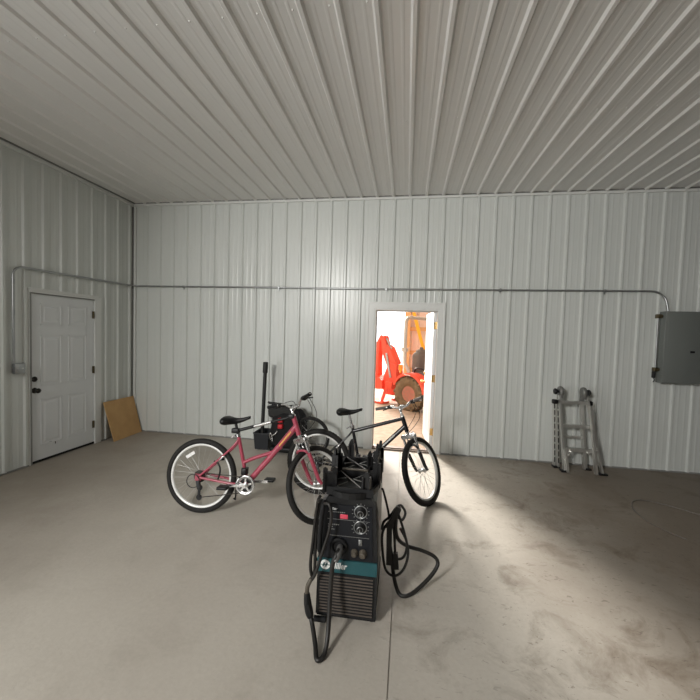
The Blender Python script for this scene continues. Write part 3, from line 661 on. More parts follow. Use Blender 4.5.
for x, r_ in ((.062, .016), (.110, .018)):
    b = MB(); b.lathe([(r_ + .004, 0), (r_ + .004, .008), (r_, .010), (r_, .030), (r_ * .7, .034)], (x, fr, .430), (0, -1, 0), 18); b.build('power_socket', M['dust_brass'], wl)
b = MB(); b.rbox((.083, fr - .006, .472), (.103, fr, .505), .002, 2); b.tube([(.093, fr, .49), (.093, fr - .014, .482)], .004, 8); b.build('toggle_switch', M['galv'], wl)
b = MB(); b.tube(smooth_path([(x0 + 0.030, fr - .006, .705), (x0 + 0.030, fr - .040, .69), (x0 + 0.022, fr - .046, .60), (x0 + 0.016, fr - .040, .46), (x0 + 0.016, fr - .006, .43)]), .017, 10, flat=.8); b.build('carry_handle', M['blackmat'], wl)
wp = lambda pts: [(p[0] - WX - .006, p[1] - WY, p[2]) for p in pts]
# gun cable: from the socket down, looping onto the floor and up to the torch that hangs at the left edge
gc = [(4.030, -3.262, .455), (4.034, -3.300, .47), (4.022, -3.345, .455), (4.004, -3.355, .40), (3.998, -3.37, .25), (4.002, -3.42, .10), (4.000, -3.475, .03), (3.985, -3.515, .014), (3.962, -3.515, .014), (3.940, -3.450, .025), (3.905, -3.37, .055), (3.884, -3.335, .085)]
b = MB(); b.tube(smooth_path(wp(gc), 8), .0125, 10); b.build('gun_cable', M['cable'], wl)
b = MB(); b.tube(wp([(4.030, -3.262, .455), (4.036, -3.30, .468), (4.030, -3.34, .452), (4.018, -3.352, .425)]), [.017, .02, .019, .015], 12); b.build('cable_boot', M['weld_side'], wl)
b = MB(); b.tube(smooth_path(wp([(3.884, -3.335, .080), (3.868, -3.335, .14), (3.858, -3.330, .21)]), 4), [.018, .021, .023, .023, .022, .022, .020, .018, .016][:9], 12)
b.bar(*wp([(3.884, -3.352, .10), (3.868, -3.352, .16)]), .012, .02, (1, 0, 0)); b.build('torch_handle', M['black'], wl)
b = MB(); b.tube(smooth_path(wp([(3.858, -3.330, .205), (3.862, -3.328, .25), (3.880, -3.32, .29)])), [.012] * 16 + [.010], 10); b.build('torch_neck', M['dust_brass'], wl)
b = MB()
b.tube(smooth_path(wp([(3.905, -3.262, .705), (3.890, -3.24, .69), (3.874, -3.22, .60), (3.858, -3.21, .44), (3.844, -3.20, .29), (3.854, -3.19, .215), (3.868, -3.19, .25), (3.872, -3.20, .40), (3.880, -3.21, .58), (3.905, -3.22, .70)])), .010, 8)
b.tube(smooth_path(wp([(3.925, -3.285, .700), (3.965, -3.315, .722), (3.984, -3.322, .67), (3.975, -3.325, .58), (3.945, -3.325, .47), (3.905, -3.325, .33), (3.880, -3.32, .28)])), .009, 8)
b.tube(smooth_path(wp([(3.885, -3.16, .69), (3.868, -3.15, .65), (3.858, -3.15, .50), (3.853, -3.15, .35), (3.866, -3.14, .28)])), .009, 8)
b.build('cable_coil', M['cable'], wl)
# power cord, ground cable and clamp on the right-hand side
b = MB(); b.tube(smooth_path(wp([(4.247, -2.98, .69), (4.252, -2.96, .675), (4.262, -2.955, .64), (4.288, -2.95, .54), (4.302, -2.95, .45), (4.29, -2.95, .38)])), .0075, 8)
b.build('power_cord', M['cable'], wl)
cl = [(4.255, -2.95, .41), (4.262, -2.95, .46), (4.300, -2.95, .50), (4.339, -2.94, .556), (4.370, -2.94, .575), (4.398, -2.95, .535), (4.379, -2.96, .492), (4.340, -2.96, .51), (4.297, -2.955, .47), (4.258, -2.95, .390), (4.262, -2.95, .264), (4.289, -2.96, .15), (4.348, -2.965, .124), (4.403, -2.96, .177), (4.425, -2.955, .285), (4.390, -2.95, .424), (4.345, -2.945, .535),
      (4.320, -2.935, .50), (4.335, -2.93, .36), (4.345, -2.93, .24), (4.37, -2.93, .215), (4.405, -2.93, .245), (4.415, -2.93, .33), (4.37, -2.93, .42)]
b = MB(); b.tube(smooth_path(wp(cl)), .0085, 8); b.build('cable_coil', M['cable'], wl)
gcab = [(4.345, -2.97, .545), (4.340, -2.96, .43), (4.365, -2.92, .335), (4.43, -2.86, .265), (4.52, -2.84, .235), (4.60, -2.84, .205), (4.626, -2.85, .165), (4.595, -2.88, .115), (4.52, -2.93, .055), (4.455, -2.97, .022), (4.41, -2.985, .012), (4.378, -2.975, .016), (4.355, -2.95, .05), (4.335, -2.94, .13), (4.318, -2.94, .25), (4.30, -2.945, .37), (4.320, -2.955, .47), (4.347, -2.975, .55)]
b = MB(); b.tube(smooth_path(wp(gcab)), .0125, 10); b.build('ground_cable', M['cable'], wl)
b = MB(); b.bar(*wp([(4.355, -2.985, .585), (4.290, -2.98, .44)]), .030, .022, (0, 1, 0)); b.bar(*wp([(4.360, -2.965, .565), (4.318, -2.96, .44)]), .024, .02, (0, 1, 0)); b.bar(*wp([(4.30, -2.95, .45), (4.305, -2.955, .19)]), .035, .03, (0, 1, 0)); b.bar(*wp([(4.345, -2.94, .26), (4.355, -2.945, .16)]), .030, .03, (0, 1, 0)); b.build('ground_clamp', M['dust_brass'] if False else M['cable'], wl)

# ------------------------------------------------------------------ black caddy on top of the welder
cx, cy, cz = 4.072, -2.965, .7395
cd2 = empty('plastic_rack', (cx, cy, cz)); tag(cd2, 'open black plastic rack with upright prongs resting on top of the welder', 'rack')
def oval(rx, ry, n=40, p=2.6):
    out = []
    for k in range(n):
        a = 2 * PI * k / n; c_, s_ = math.cos(a), math.sin(a); out.append((math.copysign(abs(c_) ** (2 / p), c_) * rx, math.copysign(abs(s_) ** (2 / p), s_) * ry))
    return out
b = MB(); o1, o2, n = oval(.165, .315), oval(.150, .300), 40
vs = [(x, y, 0) for x, y in o1] + [(x, y, .034) for x, y in o1] + [(x, y, .034) for x, y in o2] + [(x, y, .006) for x, y in o2]
fs = []
for k in range(n):
    k2 = (k + 1) % n
    for a_, b_ in ((0, 1), (1, 2), (2, 3)): fs.append((a_*n+k, a_*n+k2, b_*n+k2, b_*n+k))
    fs.append((3*n+k, 3*n+k2, k2, k))
b.add(vs, fs)
b.prism(oval(.152, .302), 2, 0, .006)
b.build('base_tray', M['black'], cd2)
b = MB()
for y_ in (-.275, -.012, .012, .25): b.box((-.135, y_ - .008, .006), (.135, y_ + .008, .052))
for x_ in (-.115, .075): b.box((x_ - .006, -.275, .006), (x_ + .006, .25, .052))
b.build('lattice', M['blackmat'], cd2)
for y0_, y1_ in ((-.262, -.024), (.024, .240)):              # two crossed cells
    b = MB(); xa, xb = -.100, .062
    b.bar((xa, y1_, .050), (xb, y0_, .050), .005, .005); b.bar((xa, y0_, .040), (xa + (xb - xa) * .42, y0_ + (y1_ - y0_) * .42, .040), .004, .004); b.bar((xa + (xb - xa) * .6, y0_ + (y1_ - y0_) * .6, .040), (xb, y1_, .040), .004, .004)
    mx, my = (xa + xb) / 2, (y0_ + y1_) / 2
    b.bar((mx + .02, my + .01, .046), (xb, my - .02, .046), .005, .004); b.bar((xa, my - .01, .046), (mx - .02, my + .03, .046), .005, .004)
    b.build('cross_brace', M['rackgrey'], cd2)
b = MB(); b.bar((-.115, 0, .056), (.075, 0, .056), .022, .006); b.build('centre_bar', M['dust_brass'], cd2)
def prong(x, y, h, w, ang, notch):
    T = Matrix.Translation((x, y, 0)) @ Matrix.Rotation(R(ang), 4, 'Z'); b = MB()
    t = .012; hw = w / 2
    if notch:
        sl = w * .17
        poly = [(-hw, .006), (hw, .006), (hw * .96, h * .97), (hw * .6, h), (sl, h * .96), (sl, h * .80), (-sl, h * .80), (-sl, h * .92), (-hw * .7, h * .99), (-hw * .98, h * .93)]
    else:
        poly = [(-hw, .006), (hw, .006), (hw * .7, h * .90), (hw * .25, h), (-hw * .4, h * .96), (-hw * .85, h * .86)]
    b.prism(poly, 1, -t / 2, t / 2, T=T)
    for s in (-1, 1): b.box((s * hw * .8 - .005, -.022, .006), (s * hw * .8 + .005, .022, h * .78), T=T)
    b.build('prong', M['black'], cd2)
prong(-.122, -.250, .155, .085, 12, True)
prong(-.122, -.03, .205, .070, 70, True)
prong(-.075, .275, .175, .040, 0, False)
prong(.075, .110, .150, .032, 10, False)
prong(.135, .09, .222, .105, 78, True)
prong(.142, -.09, .200, .10, 86, True)
prong(.092, -.255, .145, .045, -10, False)
prong(-.128, -.14, .120, .06, 80, False)

# ------------------------------------------------------------------ ladder
ld = empty('folding_ladder', (6.6, -.3, 0)); tag(ld, 'short folded aluminium ladder standing against the back wall below the breaker panel', 'ladder')
o_ = Vector((6.6, -.3, 0)); lp = lambda p: Vector(p) - o_
TLf, TRf, BLf, BRf = Vector((6.331, -.25, .965)), Vector((6.656, -.245, .965)), Vector((6.410, -.315, .012)), Vector((6.850, -.325, .012))
def rail(a, b_, w=.022, d_=.055):
    q = MB(); a, b_ = lp(a), lp(b_); q.bar(a, b_, w, d_, (0, 1, 0)); return q
rail(TLf, BLf).build('rail', M['ladder'], ld); rail(TRf, BRf).build('rail', M['ladder'], ld)
rail((6.398, -.36, .30), (6.436, -.362, .010), .028, .03).build('rail', M['ladder'], ld); rail((6.672, -.33, .86), (6.765, -.36, .010), .026, .05).build('rail', M['ladder'], ld)
# rear half, with dark slots down its rails
for a, b_ in (((6.300, -.165, .90), (6.352, -.15, .012)), ((6.330, -.19, .90), (6.385, -.19, .012)), ((6.636, -.165, .90), (6.735, -.16, .012)), ((6.615, -.19, .86), (6.70, -.19, .012))):
    r_ = rail(a, b_, .022, .05).build('rail', M['ladder'], ld)
    q = MB(); a, b_ = lp(a), lp(b_)
    if a.x > 0: continue
    for k in range(9):
        p = a + (b_ - a) * (.06 + .1 * k); p2 = a + (b_ - a) * (.135 + .1 * k); q.bar(p + Vector((0, -.026, 0)), p2 + Vector((0, -.026, 0)), .011, .003, (0, 1, 0))
    q.build('slot', M['blackmat'], r_)
def along(a, b_, z): t = (z - a.z) / (b_.z - a.z); return a + (b_ - a) * t
for z in (.880, .580, .283):
    a, b_ = lp(along(TLf, BLf, z)), lp(along(TRf, BRf, z)); q = MB(); q.bar(a + Vector((0, .01, 0)), b_ + Vector((0, .01, 0)), .066, .036, (0, 0, 1))
    for k in range(5): q.bar(a + Vector((0, -.016 + .013 * k, .016)), b_ + Vector((0, -.016 + .013 * k, .016)), .004, .004)
    q.lathe([(.026, 0), (.024, .03), (.016, .05)], a, (b_ - a), 12); q.lathe([(.026, 0), (.024, .03), (.016, .05)], b_, (a - b_), 12)
    q.build('rung', M['ladder'], ld)
for z in (.72, .42):
    a, b_ = lp((6.345 + (.9 - z) * .06, -.185, z)), lp((6.62 + (.9 - z) * .10, -.185, z)); q = MB(); q.bar(a, b_, .03, .024, (0, 0, 1)) if z < .5 else None
    if z < .5: q.build('rung', M['ladder'], ld)
for a, b_ in (((6.475, -.335, .268), (6.405, -.335, .150)), ((6.665, -.335, .268), (6.80, -.340, .120)), ((6.60, -.20, .26), (6.70, -.18, .14))):
    q = MB(); q.bar(lp(a), lp(b_), .014, .02, (0, 1, 0)); q.build('brace', M['ladder'], ld)
for x, kx_ in ((6.352, -1), (6.625, 1)):
    q = MB(); q.lathe([(.062, -.022), (.066, -.016), (.066, .016), (.062, .022)], lp((x, -.225, 1.010)), (1, 0, .0), 28); q.lathe([(.068, -.011), (.070, 0), (.068, .011)], lp((x, -.225, 1.010)), (1, 0, 0), 28)
    q.bar(lp((x, -.25, 1.0)), lp((x + .0, -.25, .93)), .036, .05, (0, 1, 0)); q.bar(lp((x, -.19, 1.0)), lp((x - .0, -.19, .89)), .034, .05, (0, 1, 0)); hd = q.build('hinge', M['discgrey'], ld)
    q = MB(); q.lathe([(.018, 0), (.018, .02), (.036, .026), (.040, .044), (.034, .056)], lp((x + kx_ * .020, -.225, 1.010)), (kx_, 0, 0), 20); q.build('lock_knob', M['black'], hd)
for x, kx_ in ((6.322, -1), (6.668, 1)):
    q = MB(); q.rbox(lp((min(x, x + kx_ * .065), -.26, .850)), lp((max(x, x + kx_ * .065), -.20, .905)), .012, 3); q.build('lock_tab', M['black'], ld)
for (p, w_) in ((BLf, .09), (BRf, .10), (Vector((6.365, -.17, 0)), .08), (Vector((6.745, -.17, 0)), .08)):
    c_ = lp(p); q = MB(); q.rbox((c_.x - w_ / 2, c_.y - .045, .0), (c_.x + w_ / 2, c_.y + .04, .022), .006, 2); q.build('foot', M['black'], ld)

# ------------------------------------------------------------------ bin, pole, folded cart by the back wall
bn = empty('storage_bin', (2.395, -.34, 0)); tag(bn, 'low black plastic bin on the floor against the back wall left of the cart', 'bin')
b = MB()
def frustum(b, lo, hi, z0, z1, th):
    (xa, ya), (xb, yb_) = lo, hi
    o0 = [(-xa, -ya, z0), (xa, -ya, z0), (xa, ya, z0), (-xa, ya, z0)]; o1 = [(-xb, -yb_, z1), (xb, -yb_, z1), (xb, yb_, z1), (-xb, yb_, z1)]
    i1 = [(-xb+th, -yb_+th, z1), (xb-th, -yb_+th, z1), (xb-th, yb_-th, z1), (-xb+th, yb_-th, z1)]; i0 = [(-xa+th, -ya+th, z0+th), (xa-th, -ya+th, z0+th), (xa-th, ya-th, z0+th), (-xa+th, ya-th, z0+th)]
    v = o0 + o1 + i1 + i0; f = [(0,3,2,1), (12,13,14,15)]
    for k in range(4):
        k2 = (k + 1) % 4; f += [(k, k2, 4+k2, 4+k), (4+k, 4+k2, 8+k2, 8+k), (8+k, 8+k2, 12+k2, 12+k)]
    b.add(v, f)
frustum(b, (.095, .115), (.110, .135), .012, .245, .006); b.build('bin_body', M['bin'], bn)
b = MB(); n = [(-.110, -.135), (.110, -.135), (.110, .135), (-.110, .135)]
for k in range(4): b.tube([(*n[k], .243), (*n[(k+1) % 4], .243)], .009, 8)
b.build('rim', M['bin'], bn)
b = MB()
for x in (-.07, .07):
    for y in (-.08, .08): b.lathe([(.02, 0), (.022, .012)], (x, y, 0), (0, 0, 1), 12)
b.build('foot', M['alloy'], bn)
o = MB(); o.tube([(2.352, -.335, .026), (2.358, -.31, .55), (2.364, -.285, 1.07)], .026, 16); o.tube([(2.364, -.285, 1.07), (2.3645, -.284, 1.085), (2.366, -.279, 1.225), (2.366, -.279, 1.232)], [.028, .036, .036, .030], 16)
tag(o.build('black_pole', M['blackpost']), 'tall thin black pole standing upright in the black bin by the back wall', 'pole')
ct = empty('folded_cart', (2.78, -.42, 0)); tag(ct, 'bulky black fabric cart with red tabs and a large black wheel against the back wall', 'cart')
b = MB()
bmv = bmesh.new(); bmesh.ops.create_icosphere(bmv, subdivisions=4, radius=1)
rr = random.Random(5)
from mathutils import noise as mnoise
for v in bmv.verts:
    p = v.co.copy(); n_ = mnoise.noise(p * 2.3) * .13 + mnoise.noise(p * 6) * .05
    sx_ = lambda q, e: math.copysign(abs(q) ** e, q)
    v.co = Vector((sx_(p.x, .55) * .24 * (1 - .14 * max(0, p.z)) * (1 + n_) + .02 * p.z, sx_(p.y, .6) * .17 * (1 + n_), .335 + sx_(p.z, .62) * .275 * (1 + n_ * .5)))
b.bm(bmv); b.build('fabric_body', M['fabric'], ct)
b = MB(); b.rbox((-.23, -.13, .50), (.14, .10, .65), .05, 4, T=Matrix.Rotation(R(-4), 4, 'Y')); b.build('top_pouch', M['fabric2'], ct)
b = MB(); b.tube([(-.285, -.06, .700), (-.27, -.06, .685), (-.02, -.06, .672)], [.014, .017, .017], 10); b.tube([(-.23, -.06, .685), (-.21, -.03, .60)], .013, 8); b.build('handle', M['black'], ct)
for z0_, z1_ in ((.458, .512), (.375, .432)):
    b = MB(); b.rbox((-.085, -.222, z0_), (-.020, -.165, z1_), .008, 2); b.build('red_tab', M['red_tag'], ct)
b = MB(); b.tube(smooth_path([(-.20, -.15, .20), (-.215, -.17, .26), (-.19, -.19, .30), (-.17, -.19, .25), (-.16, -.2, .19)]), .008, 8); b.tube(smooth_path([(-.10, -.18, .33), (-.12, -.20, .30), (-.16, -.2, .27)]), .009, 8); b.build('buckle', M['chrome'], ct)
b = MB(); b.rbox((-.22, -.16, .03), (.23, .12, .10), .02, 3); b.tube([(-.19, -.12, .0), (-.19, -.12, .05)], .02, 10); b.build('base_frame', M['black'], ct)
b = MB(); b.rbox((.06, -.05, .08), (.25, .10, .50), .03, 3); b.build('side_panel', M['fabric'], ct)
b = MB(); c_ = Vector((.345, -.10, .272)); ax = Vector((.10, 1, 0))
b.ring([(.250 + .020 * math.cos(2*PI*k/12), .021 * math.sin(2*PI*k/12)) for k in range(12)], c_, ax, 64); w_ = b.build('wheel', M['rubber'], ct)
b = MB(); b.ring([(.236, -.010), (.236, .010), (.222, .008), (.222, -.008)], c_, ax, 48); b.build('rim', M['black'], w_)
b = MB(); q = Vector((0, 0, 1)).rotation_difference(ax.normalized())
for k in range(18):
    a = 2*PI*k/18; b.tube([c_ + q @ Vector((.018*math.cos(a+1), .018*math.sin(a+1), .015*(-1)**k)), c_ + q @ Vector((.224*math.cos(a), .224*math.sin(a), 0))], .0012, 4, False)
b.build('spokes', M['spoke'], w_)
b = MB(); b.lathe([(.02, -.04), (.022, -.03), (.014, 0), (.022, .03), (.02, .04)], c_, ax, 14); b.build('hub', M['black'], w_)

# thin wire on the floor
wpts = [(7.72, -1.56, .006), (7.42, -1.40, .006), (7.258, -1.285, .006), (7.135, -1.169, .006), (6.994, -1.075, .006), (6.872, -1.046, .006), (6.77, -1.10, .006), (6.70, -1.20, .006), (6.66, -1.307, .006), (6.645, -1.44, .006), (6.65, -1.569, .006), (6.699, -1.70, .006), (6.78, -1.82, .006)]
o = MB().tube(smooth_path(wpts), .006, 8).build('thin_cable', M['wire']); tag(o, 'thin dark cable curved in a loop on the floor below the breaker panel', 'cable')

# ------------------------------------------------------------------ the next bay beyond the doorway
BYE = 6.4; BXL, BXR = -1.0, 9.4
HB = 5.4                                                  # bay and its opening raised out of view to admit the sun
OX0, OX1, OH = .7, 4.30, 4.9
b = MB(); b.box((BXL, .13, -.15), (BXR, BYE, 0)); tag(b.build('floor_bay', M['bayfloor']), 'dusty floor of the bay beyond the doorway', kind='structure')
b = MB(); b.box((BXL, .13, HB), (BXR, BYE + .2, HB + .12)); tag(b.build('ceiling_bay', M['ceil']), 'ceiling of the bay beyond the doorway', kind='structure')
b = MB(); b.box((BXL - .12, .13, 0), (BXL, BYE + .2, HB)); tag(b.build('wall_bay_left', M['bayliner']), 'left wall of the bay beyond the doorway', kind='structure')
b = MB(); b.box((BXR, .13, 0), (BXR + .12, BYE + .2, HB)); tag(b.build('wall_bay_right', M['bayliner']), 'right wall of the bay beyond the doorway', kind='structure')
b = MB(); put = lambda s, t, h: (s, BYE + .04 - h, t)
ribbed(b, OX1, BXR, 0, HB, 4.5, put); ribbed(b, BXL, OX0, 0, HB, 4.5, put); ribbed(b, OX0, OX1, OH, HB, 4.5, put)
b.box((OX1, BYE + .05, 0), (BXR, BYE + .2, HB)); b.box((BXL, BYE + .05, 0), (OX0, BYE + .2, HB)); b.box((OX0, BYE + .05, OH), (OX1, BYE + .2, HB))
tag(b.build('wall_bay_back', M['bayliner'], fix=False), 'steel wall beyond the tractor, tinted pink for warm light', kind='structure')
b = MB(); b.box((OX1, BYE - .16, 0), (OX1 + .17, BYE + .02, HB)); tag(b.build('trim_6', M['wood']), 'timber post beside the bright opening beyond the doorway', kind='structure')
b = MB()
for z in (.55, 1.10, 1.84, 2.55, 3.2): b.box((OX1 + .17, BYE - .045, z), (BXR, BYE + .02, z + .12))
tag(b.build('trim_7', M['wood']), 'horizontal timber rails on the wall beyond the tractor', kind='structure')
b = MB(); b.box((-25, BYE + .0, -.2), (30, 50, -.02)); tag(b.build('ground_outside', M['gravel']), 'sunlit pale ground outside the far opening', kind='structure')
o = MB(); o.bar((4.50, BYE - .22, 2.60), (4.915, BYE - .26, 1.20), .10, .035, (0, 1, 0)); o.bar((4.915, BYE - .26, 1.20), (5.27, BYE - .30, 0), .10, .035, (0, 1, 0)); tag(o.build('yellow_bar', M['yellow']), 'yellow bar slanting against the timber wall behind the tractor seat', 'bar')

b = MB(); b.box((BXL, .0, H + .12), (BXR, .13, HB + .12)); tag(b.build('wall_bay_front', M['bayliner']), 'upper wall of the bay, raised out of view to let the sun in', kind='structure')
tr = empty('tractor', (4.77, 3.33, 0)); tr.rotation_euler = (0, 0, R(-38)); tag(tr, 'red compact tractor with digging arm seen through the open doorway', 'tractor')
def tw(parent, c, rad, wid, lugs, rimr):
    c = Vector(c); b = MB(); q = rad - .07
    prof = [(q + .055, -wid/2), (q + .07, -wid/4), (q + .07, wid/4), (q + .055, wid/2), (q - .05, wid/2 + .01), (rimr, wid/2 - .03), (rimr, -wid/2 + .03), (q - .05, -wid/2 - .01)]
    b.ring(prof, c, (0, 1, 0), 48)
    for k in range(lugs):
        a = 2*PI*k/lugs
        for s in (-1, 1):
            a_ = a + (PI/lugs if s > 0 else 0); p0 = c + Vector((math.cos(a_)*(rad-.012), 0, math.sin(a_)*(rad-.012))); p1 = c + Vector((math.cos(a_+.22)*(rad-.02), s*wid*.52, math.sin(a_+.22)*(rad-.02)))
            b.bar(p0, p1, .05, .07, (p0 - c))
    t = b.build('wheel', M['tractor_tyre'], parent)
    b = MB(); b.lathe([(rimr + .005, -wid/2 + .03), (rimr - .02, -wid/2 + .035), (rimr - .03, -wid/2 + .09), (.10, -wid/2 + .10), (.09, -wid/2 + .05), (.05, -wid/2 + .045)], c, (0, 1, 0), 28); b.lathe([(rimr + .005, wid/2 - .03), (rimr - .02, wid/2 - .04), (.1, wid/2 - .09), (.05, wid/2 - .06)], c, (0, 1, 0), 28)
    for k in range(6):
        a = 2*PI*k/6; b.lathe([(.014, 0), (.014, .02)], c + Vector((.075*math.cos(a), -wid/2 + .05, .075*math.sin(a))), (0, -1, 0), 8)
    b.build('rim', M['tractor_rim'], t)
# local frame: x forward (to the right in the photograph), near side -y
tw(tr, (0, -.42, .375), .385, .27, 13, .175); tw(tr, (0, .82, .375), .385, .27, 13, .175); tw(tr, (1.42, -.40, .26), .265, .18, 12, .13); tw(tr, (1.42, .80, .26), .265, .18, 12, .13)
def fender(yc):
    b = MB(); vs, fs = [], []; n = 16
    for k in range(n + 1):
        a = R(158 - 152 * k / n); r_ = .47
        x, z = r_ * math.cos(a) * .98, .375 + r_ * math.sin(a)
        for rr_, y in ((1, -.15), (1, .15), (.88, .15), (.88, -.15)): vs.append((x * rr_, yc + y, .375 + (z - .375) * rr_))
    for k in range(n):
        for j in range(4): fs.append((4*k+j, 4*(k+1)+j, 4*(k+1)+(j+1)%4, 4*k+(j+1)%4))
    fs += [(0,1,2,3), (4*n, 4*n+1, 4*n+2, 4*n+3)]
    b.add(vs, fs, False); return b
fd = fender(-.42).build('fender', M['tractor_red'], tr); fender(.82).build('fender', M['tractor_red'], tr)
b = MB()
for k in range(5): b.box((-.10 + k * .035, -.575, .80 - .004 * k), (-.075 + k * .035, -.571, .825 - .004 * k))
b.build('decal', M['decal_w'], fd)
b = MB(); b.box((-.32, -.25, .30), (.55, .63, .56)); b.box((.5, -.02, .30), (1.75, .42, .55)); b.tube([(1.42, -.40, .27), (1.42, .80, .27)], .05, 12); b.tube([(0, -.42, .375), (0, .82, .375)], .07, 12); b.build('chassis', M['blackmat'], tr)
b = MB(); b.rbox((.85, -.10, .55), (1.95, .50, 1.02), .07, 4); b.rbox((1.93, -.05, .5), (2.0, .45, .9), .02, 2); b.build('hood', M['tractor_red'], tr)
b = MB(); b.rbox((.72, -.05, .9), (.86, .45, 1.12), .03, 3); b.tube([(.72, .04, 1.05), (.52, .04, 1.20)], .018, 10); b.ring([(.18 + .014*math.cos(2*PI*k/8), .014*math.sin(2*PI*k/8)) for k in range(8)], (.52, .04, 1.20), (-.75, 0, .66), 28); b.build('steering_wheel', M['black'], tr)
b = MB(); b.box((-.05, -.24, .561), (.85, .64, .60)); b.build('platform', M['blackmat'], tr)
b = MB(); b.rbox((-.15, -.23, .70), (.33, .27, .86), .06, 4); b.rbox((-.20, -.22, .78), (.02, .26, 1.30), .09, 5); b.rbox((-.17, -.13, 1.16), (-.01, .17, 1.37), .07, 4); b.rbox((-.12, -.02, 1.33), (-.06, .08, 1.42), .025, 3); b.build('seat', M['seatcover'], tr)
b = MB(); b.tube(smooth_path([(-.03, -.3, .84), (.03, -.32, .93), (.15, -.33, .95), (.27, -.33, .93), (.33, -.32, .86)]), .02, 8); b.build('hand_rail', M['black'], tr)
b = MB()
rp = [(-.15, -.30, .58), (-.19, -.30, .87), (-.31, -.30, 1.04), (-.315, -.30, 1.35), (-.315, -.30, 1.96)]
rp2 = rp + [(-.315, -.285, 2.04), (-.315, -.23, 2.09), (-.315, -.14, 2.105)]
full = rp2 + [(x, .42 - y, z) for x, y, z in [(p[0], p[1], p[2]) for p in rp2[::-1]]]
b.tube(full, .042, 12); b.bar((-.315, -.34, 1.35), (-.315, -.25, 1.35), .12, .09); b.tube(smooth_path([(-.46, -.33, 1.32), (-.38, -.34, 1.38), (-.27, -.34, 1.36), (-.15, -.34, 1.41)]), .008, 6)
b.build('roll_bar', M['rops'], tr)
b = MB(); b.rbox((-.42, -.40, .86), (-.31, -.34, 1.0), .02, 3); b.rbox((-.39, -.39, .80), (-.34, -.35, .87), .01, 2); b.build('turn_signal', M['amber'], tr)
# digging arm behind the tractor
b = MB(); b.prism([(-.60, .30), (-.38, .30), (-.31, .50), (-.33, 1.00), (-.52, 1.04), (-.64, .74), (-.68, .48)], 1, -.10, .16); b.v = [((p[0] - .24) / .788, p[1], max(p[2] if p[2] < .06 else 0, 1.66 + (p[2] - 1.66) * 1.08)) for p in b.v]; b.build('swing_post', M['tractor_red'], tr)
b = MB(); b.prism([(-.34, 1.00), (-.40, .86), (-.58, .92), (-.74, 1.28), (-.78, 1.62), (-.70, 1.66), (-.62, 1.40)], 1, -.06, .12); b.prism([(-.58, 1.12), (-.44, .98), (-.36, 1.04), (-.54, 1.40), (-.62, 1.45)], 1, -.08, .14); b.v = [((p[0] - .24) / .788, p[1], max(p[2] if p[2] < .06 else 0, 1.66 + (p[2] - 1.66) * 1.08)) for p in b.v]; b.build('boom', M['tractor_red'], tr)
b = MB(); b.prism([(-.82, 1.52), (-.72, 1.65), (-.80, 1.68), (-.90, 1.50), (-.98, .88), (-.90, .60), (-.82, .66), (-.84, 1.0)], 1, -.05, .11); b.v = [((p[0] - .24) / .788, p[1], max(p[2] if p[2] < .06 else 0, 1.66 + (p[2] - 1.66) * 1.08)) for p in b.v]; b.build('dipper', M['tractor_red'], tr)
b = MB(); b.prism([(-.98, .70), (-.80, .72), (-.62, .62), (-.60, .42), (-.76, .40), (-1.06, .46)], 1, -.20, .26); b.v = [((p[0] - .24) / .788, p[1], max(p[2] if p[2] < .06 else 0, 1.66 + (p[2] - 1.66) * 1.08)) for p in b.v]; b.build('bucket', M['tractor_red'], tr)
b = MB(); b.tube([(-.52, -.01, 1.35), (-.66, -.01, 1.60)], .022, 10); b.tube([(-.46, -.11, .70), (-.60, -.09, 1.26)], .026, 10); b.v = [((p[0] - .24) / .788, p[1], max(p[2] if p[2] < .06 else 0, 1.66 + (p[2] - 1.66) * 1.08)) for p in b.v]; b.build('hydraulic_cylinder', M['galv'], tr)
for y in (-.28, .36):
    b = MB(); b.bar((-.42, y, .55), (-.52, y - .05, .12), .07, .06); b.rbox((-.62, y - .17, .0), (-.42, y + .10, .05), .01, 2); b.v = [((p[0] - .24) / .788, p[1], max(p[2] if p[2] < .06 else 0, 1.66 + (p[2] - 1.66) * 1.08)) for p in b.v]; b.build('stabiliser', M['tractor_red'], tr)
b = MB(); b.box((-.46, -.3, .48), (-.30, .36, .62)); b.v = [((p[0] - .24) / .788, p[1], max(p[2] if p[2] < .06 else 0, 1.66 + (p[2] - 1.66) * 1.08)) for p in b.v]; b.build('mount_frame', M['tractor_red'], tr)

# ------------------------------------------------------------------ light
w = bpy.data.worlds.new('World'); SC.world = w; w.use_nodes = True
bg = w.node_tree.nodes['Background']; bg.inputs[0].default_value = (.93, .97, 1, 1); bg.inputs[1].default_value = 3.0
def area(name, loc, rot, sx, sy, power, col):
    l = bpy.data.lights.new(name, 'AREA'); l.shape = 'RECTANGLE'; l.size = sx; l.size_y = sy; l.energy = power; l.color = col
    o = bpy.data.objects.new(name, l); COL.objects.link(o); o.location = loc; o.rotation_euler = rot; return o
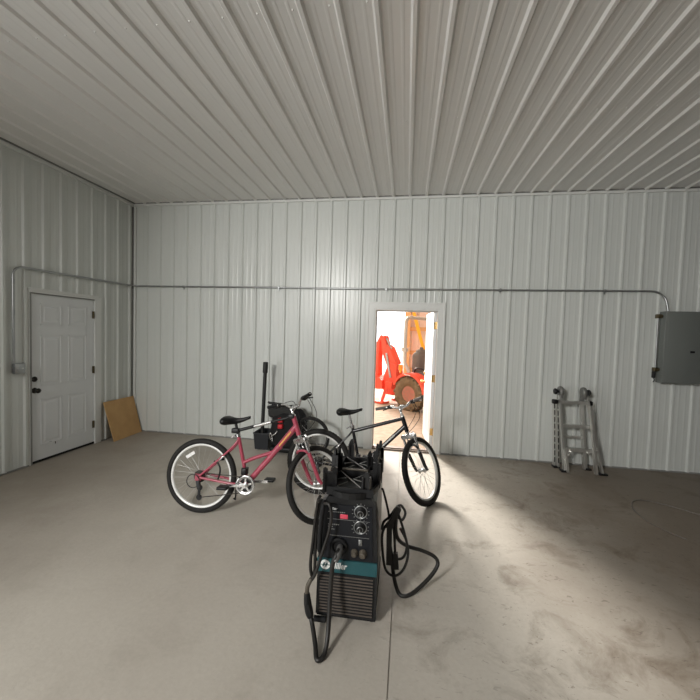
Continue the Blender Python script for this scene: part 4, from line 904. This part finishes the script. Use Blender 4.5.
# daylight through the unseen opening added in the left wall, behind the camera
area('daylight_added_opening', (-.16, (OY0 + OY1) / 2, OZ / 2), (0, -PI / 2, 0), OZ, OY1 - OY0, 68, (1, .985, .95))
sp = bpy.data.lights.new('added_spot', 'SPOT'); sp.energy = 1210; sp.spot_size = R(78); sp.spot_blend = 1; sp.shadow_soft_size = .45; sp.color = (1, .98, .94)  # unseen spot added to brighten the middle and let the sides fall off
spo = bpy.data.objects.new('added_spot', sp); COL.objects.link(spo); spo.location = (1.7, -8.4, 3.2)
spo.rotation_mode = 'QUATERNION'; spo.rotation_quaternion = (Vector((4.0, -1.0, 1.1)) - Vector((1.7, -8.4, 3.2))).to_track_quat('-Z', 'Y')
# daylight through the far opening of the next bay
area('daylight_bay_opening', ((OX0 + OX1) / 2, BYE + .30, OH / 2), (-PI / 2, 0, 0), OX1 - OX0, OH, 620, (1, .93, .84))
su = bpy.data.lights.new('sun', 'SUN'); su.energy = 8.2; su.angle = R(13); su.color = (1, .94, .86)
so = bpy.data.objects.new('sun', su); COL.objects.link(so); so.rotation_mode = 'QUATERNION'; sa, se = R(20.5), R(23); so.rotation_quaternion = Vector((math.sin(sa) * math.cos(se), -math.cos(sa) * math.cos(se), -math.sin(se))).to_track_quat('-Z', 'Y'); so.location = (0, 20, 10)

# ------------------------------------------------------------------ camera
f = 362.62; yaw, pitch, roll = -.1530, -.0426, .0299
cyw, syw, cp_, sp_ = math.cos(yaw), math.sin(yaw), math.cos(pitch), math.sin(pitch)
F = Vector((syw * cp_, cyw * cp_, sp_)); r_ = Vector((cyw, -syw, 0)); u_ = r_.cross(F)
Rt = r_ * math.cos(roll) + u_ * math.sin(roll); Up = -r_ * math.sin(roll) + u_ * math.cos(roll)
cam = bpy.data.cameras.new('camera'); cam.sensor_width = 36; cam.lens = f / 700 * 36; cam.clip_start = .05; cam.clip_end = 200
co = bpy.data.objects.new('camera', cam); COL.objects.link(co)
co.matrix_world = Matrix(((Rt.x, Up.x, -F.x, 4.3585), (Rt.y, Up.y, -F.y, -5.2527), (Rt.z, Up.z, -F.z, 1.6647), (0, 0, 0, 1)))
SC.camera = co
SC.view_settings.view_transform = 'Standard'; SC.view_settings.look = 'None'; SC.view_settings.gamma = 1; SC.view_settings.use_curve_mapping = False
SC.view_settings.exposure = 0
SC.cycles.use_denoising = True
SC.cycles.max_bounces = 10; SC.cycles.diffuse_bounces = 6
